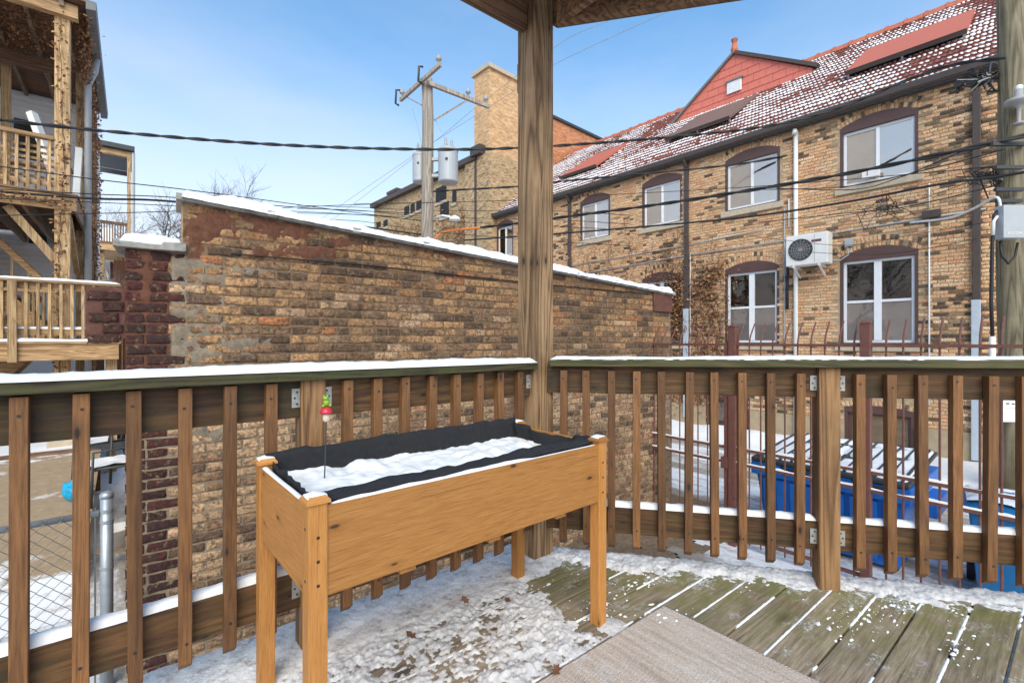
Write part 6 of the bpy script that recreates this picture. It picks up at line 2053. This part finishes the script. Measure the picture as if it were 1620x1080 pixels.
for y in (-ht * .6, ht * .35):
    MB().tube([(-DW / 2 - .06, y - .14, dh + .0), (-DW / 2 - .08, y - .12, dh - .02), (-DW / 2 - .08, y + .12, dh - .02), (-DW / 2 - .06, y + .14, dh)], .014, 6).build('lid_handle', M['black'], dm_, world=False, smooth=True)
MB().box(-DW / 2 - .004 + .06, -DW / 2 + .062, -ht + .16, -ht + .30, dh * .42, dh * .52).build('sticker', M['paper'], dm_, world=False)
MB().box(-.3, .3, -ht - .16, -ht - .03, dh - .32, dh - .16).build('lift_pocket', M['bin_blue'], dm_, world=False, bevel=.01)
for sx in (-1, 1):
    for sy in (-1, 1):
        MB().lathe((sx * DW * .38, sy * ht * .8, .05), [(.05, -.02), (.05, .02)], 12, 'x').build('caster', M['black'], dm_, world=False)
def lid_snow(x, y):
    n = snoise(x * 4, y * 4, 0, 3)
    rib = abs(((y + ht) / (dl / 12)) % 1 - .5)
    edge = min(1, (DW / 2 - .02 - abs(x)) / .05, (ht - abs(y)) / .05)
    return .05 + LIDZ * (x + DW / 2) / DW + (.016 + .012 * n + .012 * (rib - .2)) * max(0, edge) - .008 * (edge <= 0) - .03 * (abs(y) < .02) - (.05 if (n < -.42) else 0)
o = hf('snow', -DW / 2, DW / 2, -ht, ht, .03, lambda x, y: lid_snow(x, y), M['snow'], cut=-1, z0=dh)
o.location = (dx + DW / 2, dyc, G); tag(o, 'snow on the lid of the blue dumpster', 'snow', kind='stuff')
cpt = on_x(1590, 800, 5.75)
ct = thing('recycling_cart', 'blue wheeled recycling cart with snowy lid at the lower right', 'recycling cart', (6.0, cpt.y - .02, G), R(8))
chh = cpt.z - G
MB().hexa([(-.22, -.22, .08), (.22, -.22, .08), (.22, .22, .08), (-.22, .22, .08), (-.29, -.28, chh - .06), (.29, -.28, chh - .06), (.29, .28, chh - .06), (-.29, .28, chh - .06)]).build('body', M['cart_blue'], ct, world=False, bevel=.02)
MB().box(-.315, .315, -.305, .305, chh - .10, chh - .045).build('rim', M['cart_blue'], ct, world=False, bevel=.012)
lid = []
n = 8
for i in range(n + 1):
    for j in range(n + 1):
        u, v = -1 + 2 * i / n, -1 + 2 * j / n
        lid.append((u * .33, v * .32, chh - .043 + .085 * (1 - u ** 4) ** .5 * (1 - v ** 4) ** .5))
MB().add(lid, [(i * (n + 1) + j, (i + 1) * (n + 1) + j, (i + 1) * (n + 1) + j + 1, i * (n + 1) + j + 1) for i in range(n) for j in range(n)]).build('lid', M['cart_blue'], ct, world=False, smooth=True)
MB().tube([(.36, -.24, chh - .08), (.42, -.2, chh - .04), (.42, .2, chh - .04), (.36, .24, chh - .08)], .015, 8).build('handle', M['cart_blue'], ct, world=False, smooth=True)
for sy in (-1, 1): MB().lathe((.24, sy * .25, .12), [(.12, -.03), (.12, .03)], 18, 'y').build('wheel', M['black'], ct, world=False)
o = hf('snow', -.3, .3, -.29, .29, .02, lambda x, y: -.040 + .085 * (1 - (x / .33) ** 4) ** .5 * (1 - (y / .32) ** 4) ** .5 + .012 + .03 * snoise(x * 5, y * 5, 7, 3) - .004, M['snow'], cut=-1, z0=chh)
o.location = (6.0, cpt.y - .02, G); o.rotation_euler = (0, 0, R(8)); tag(o, 'patchy snow on the lid of the blue recycling cart', 'snow', kind='stuff')
# snow bank at the foot of the far facade
def bank(x, y):
    return .06 + .18 * max(0, 1 - abs(x + .5) / .7) * (1 + .5 * snoise(x, y, 0, 3)) - .12 * max(0, -x - 1.1)
o = hf('snow', -1.6, -.05, -3, 13, .1, bank, M['snow_far'], cut=-.02); o.location = BLOC; o.rotation_euler = (0, 0, BRZ); tag(o, 'snow bank along the foot of the brick facade', 'snow', kind='stuff')
# bare trees in the neighbouring garden (mirrored in the panes across the alley)
tree('bare tree in the garden left of the deck, mirrored in the windows', (-9, 6.5, G), 11, 21)
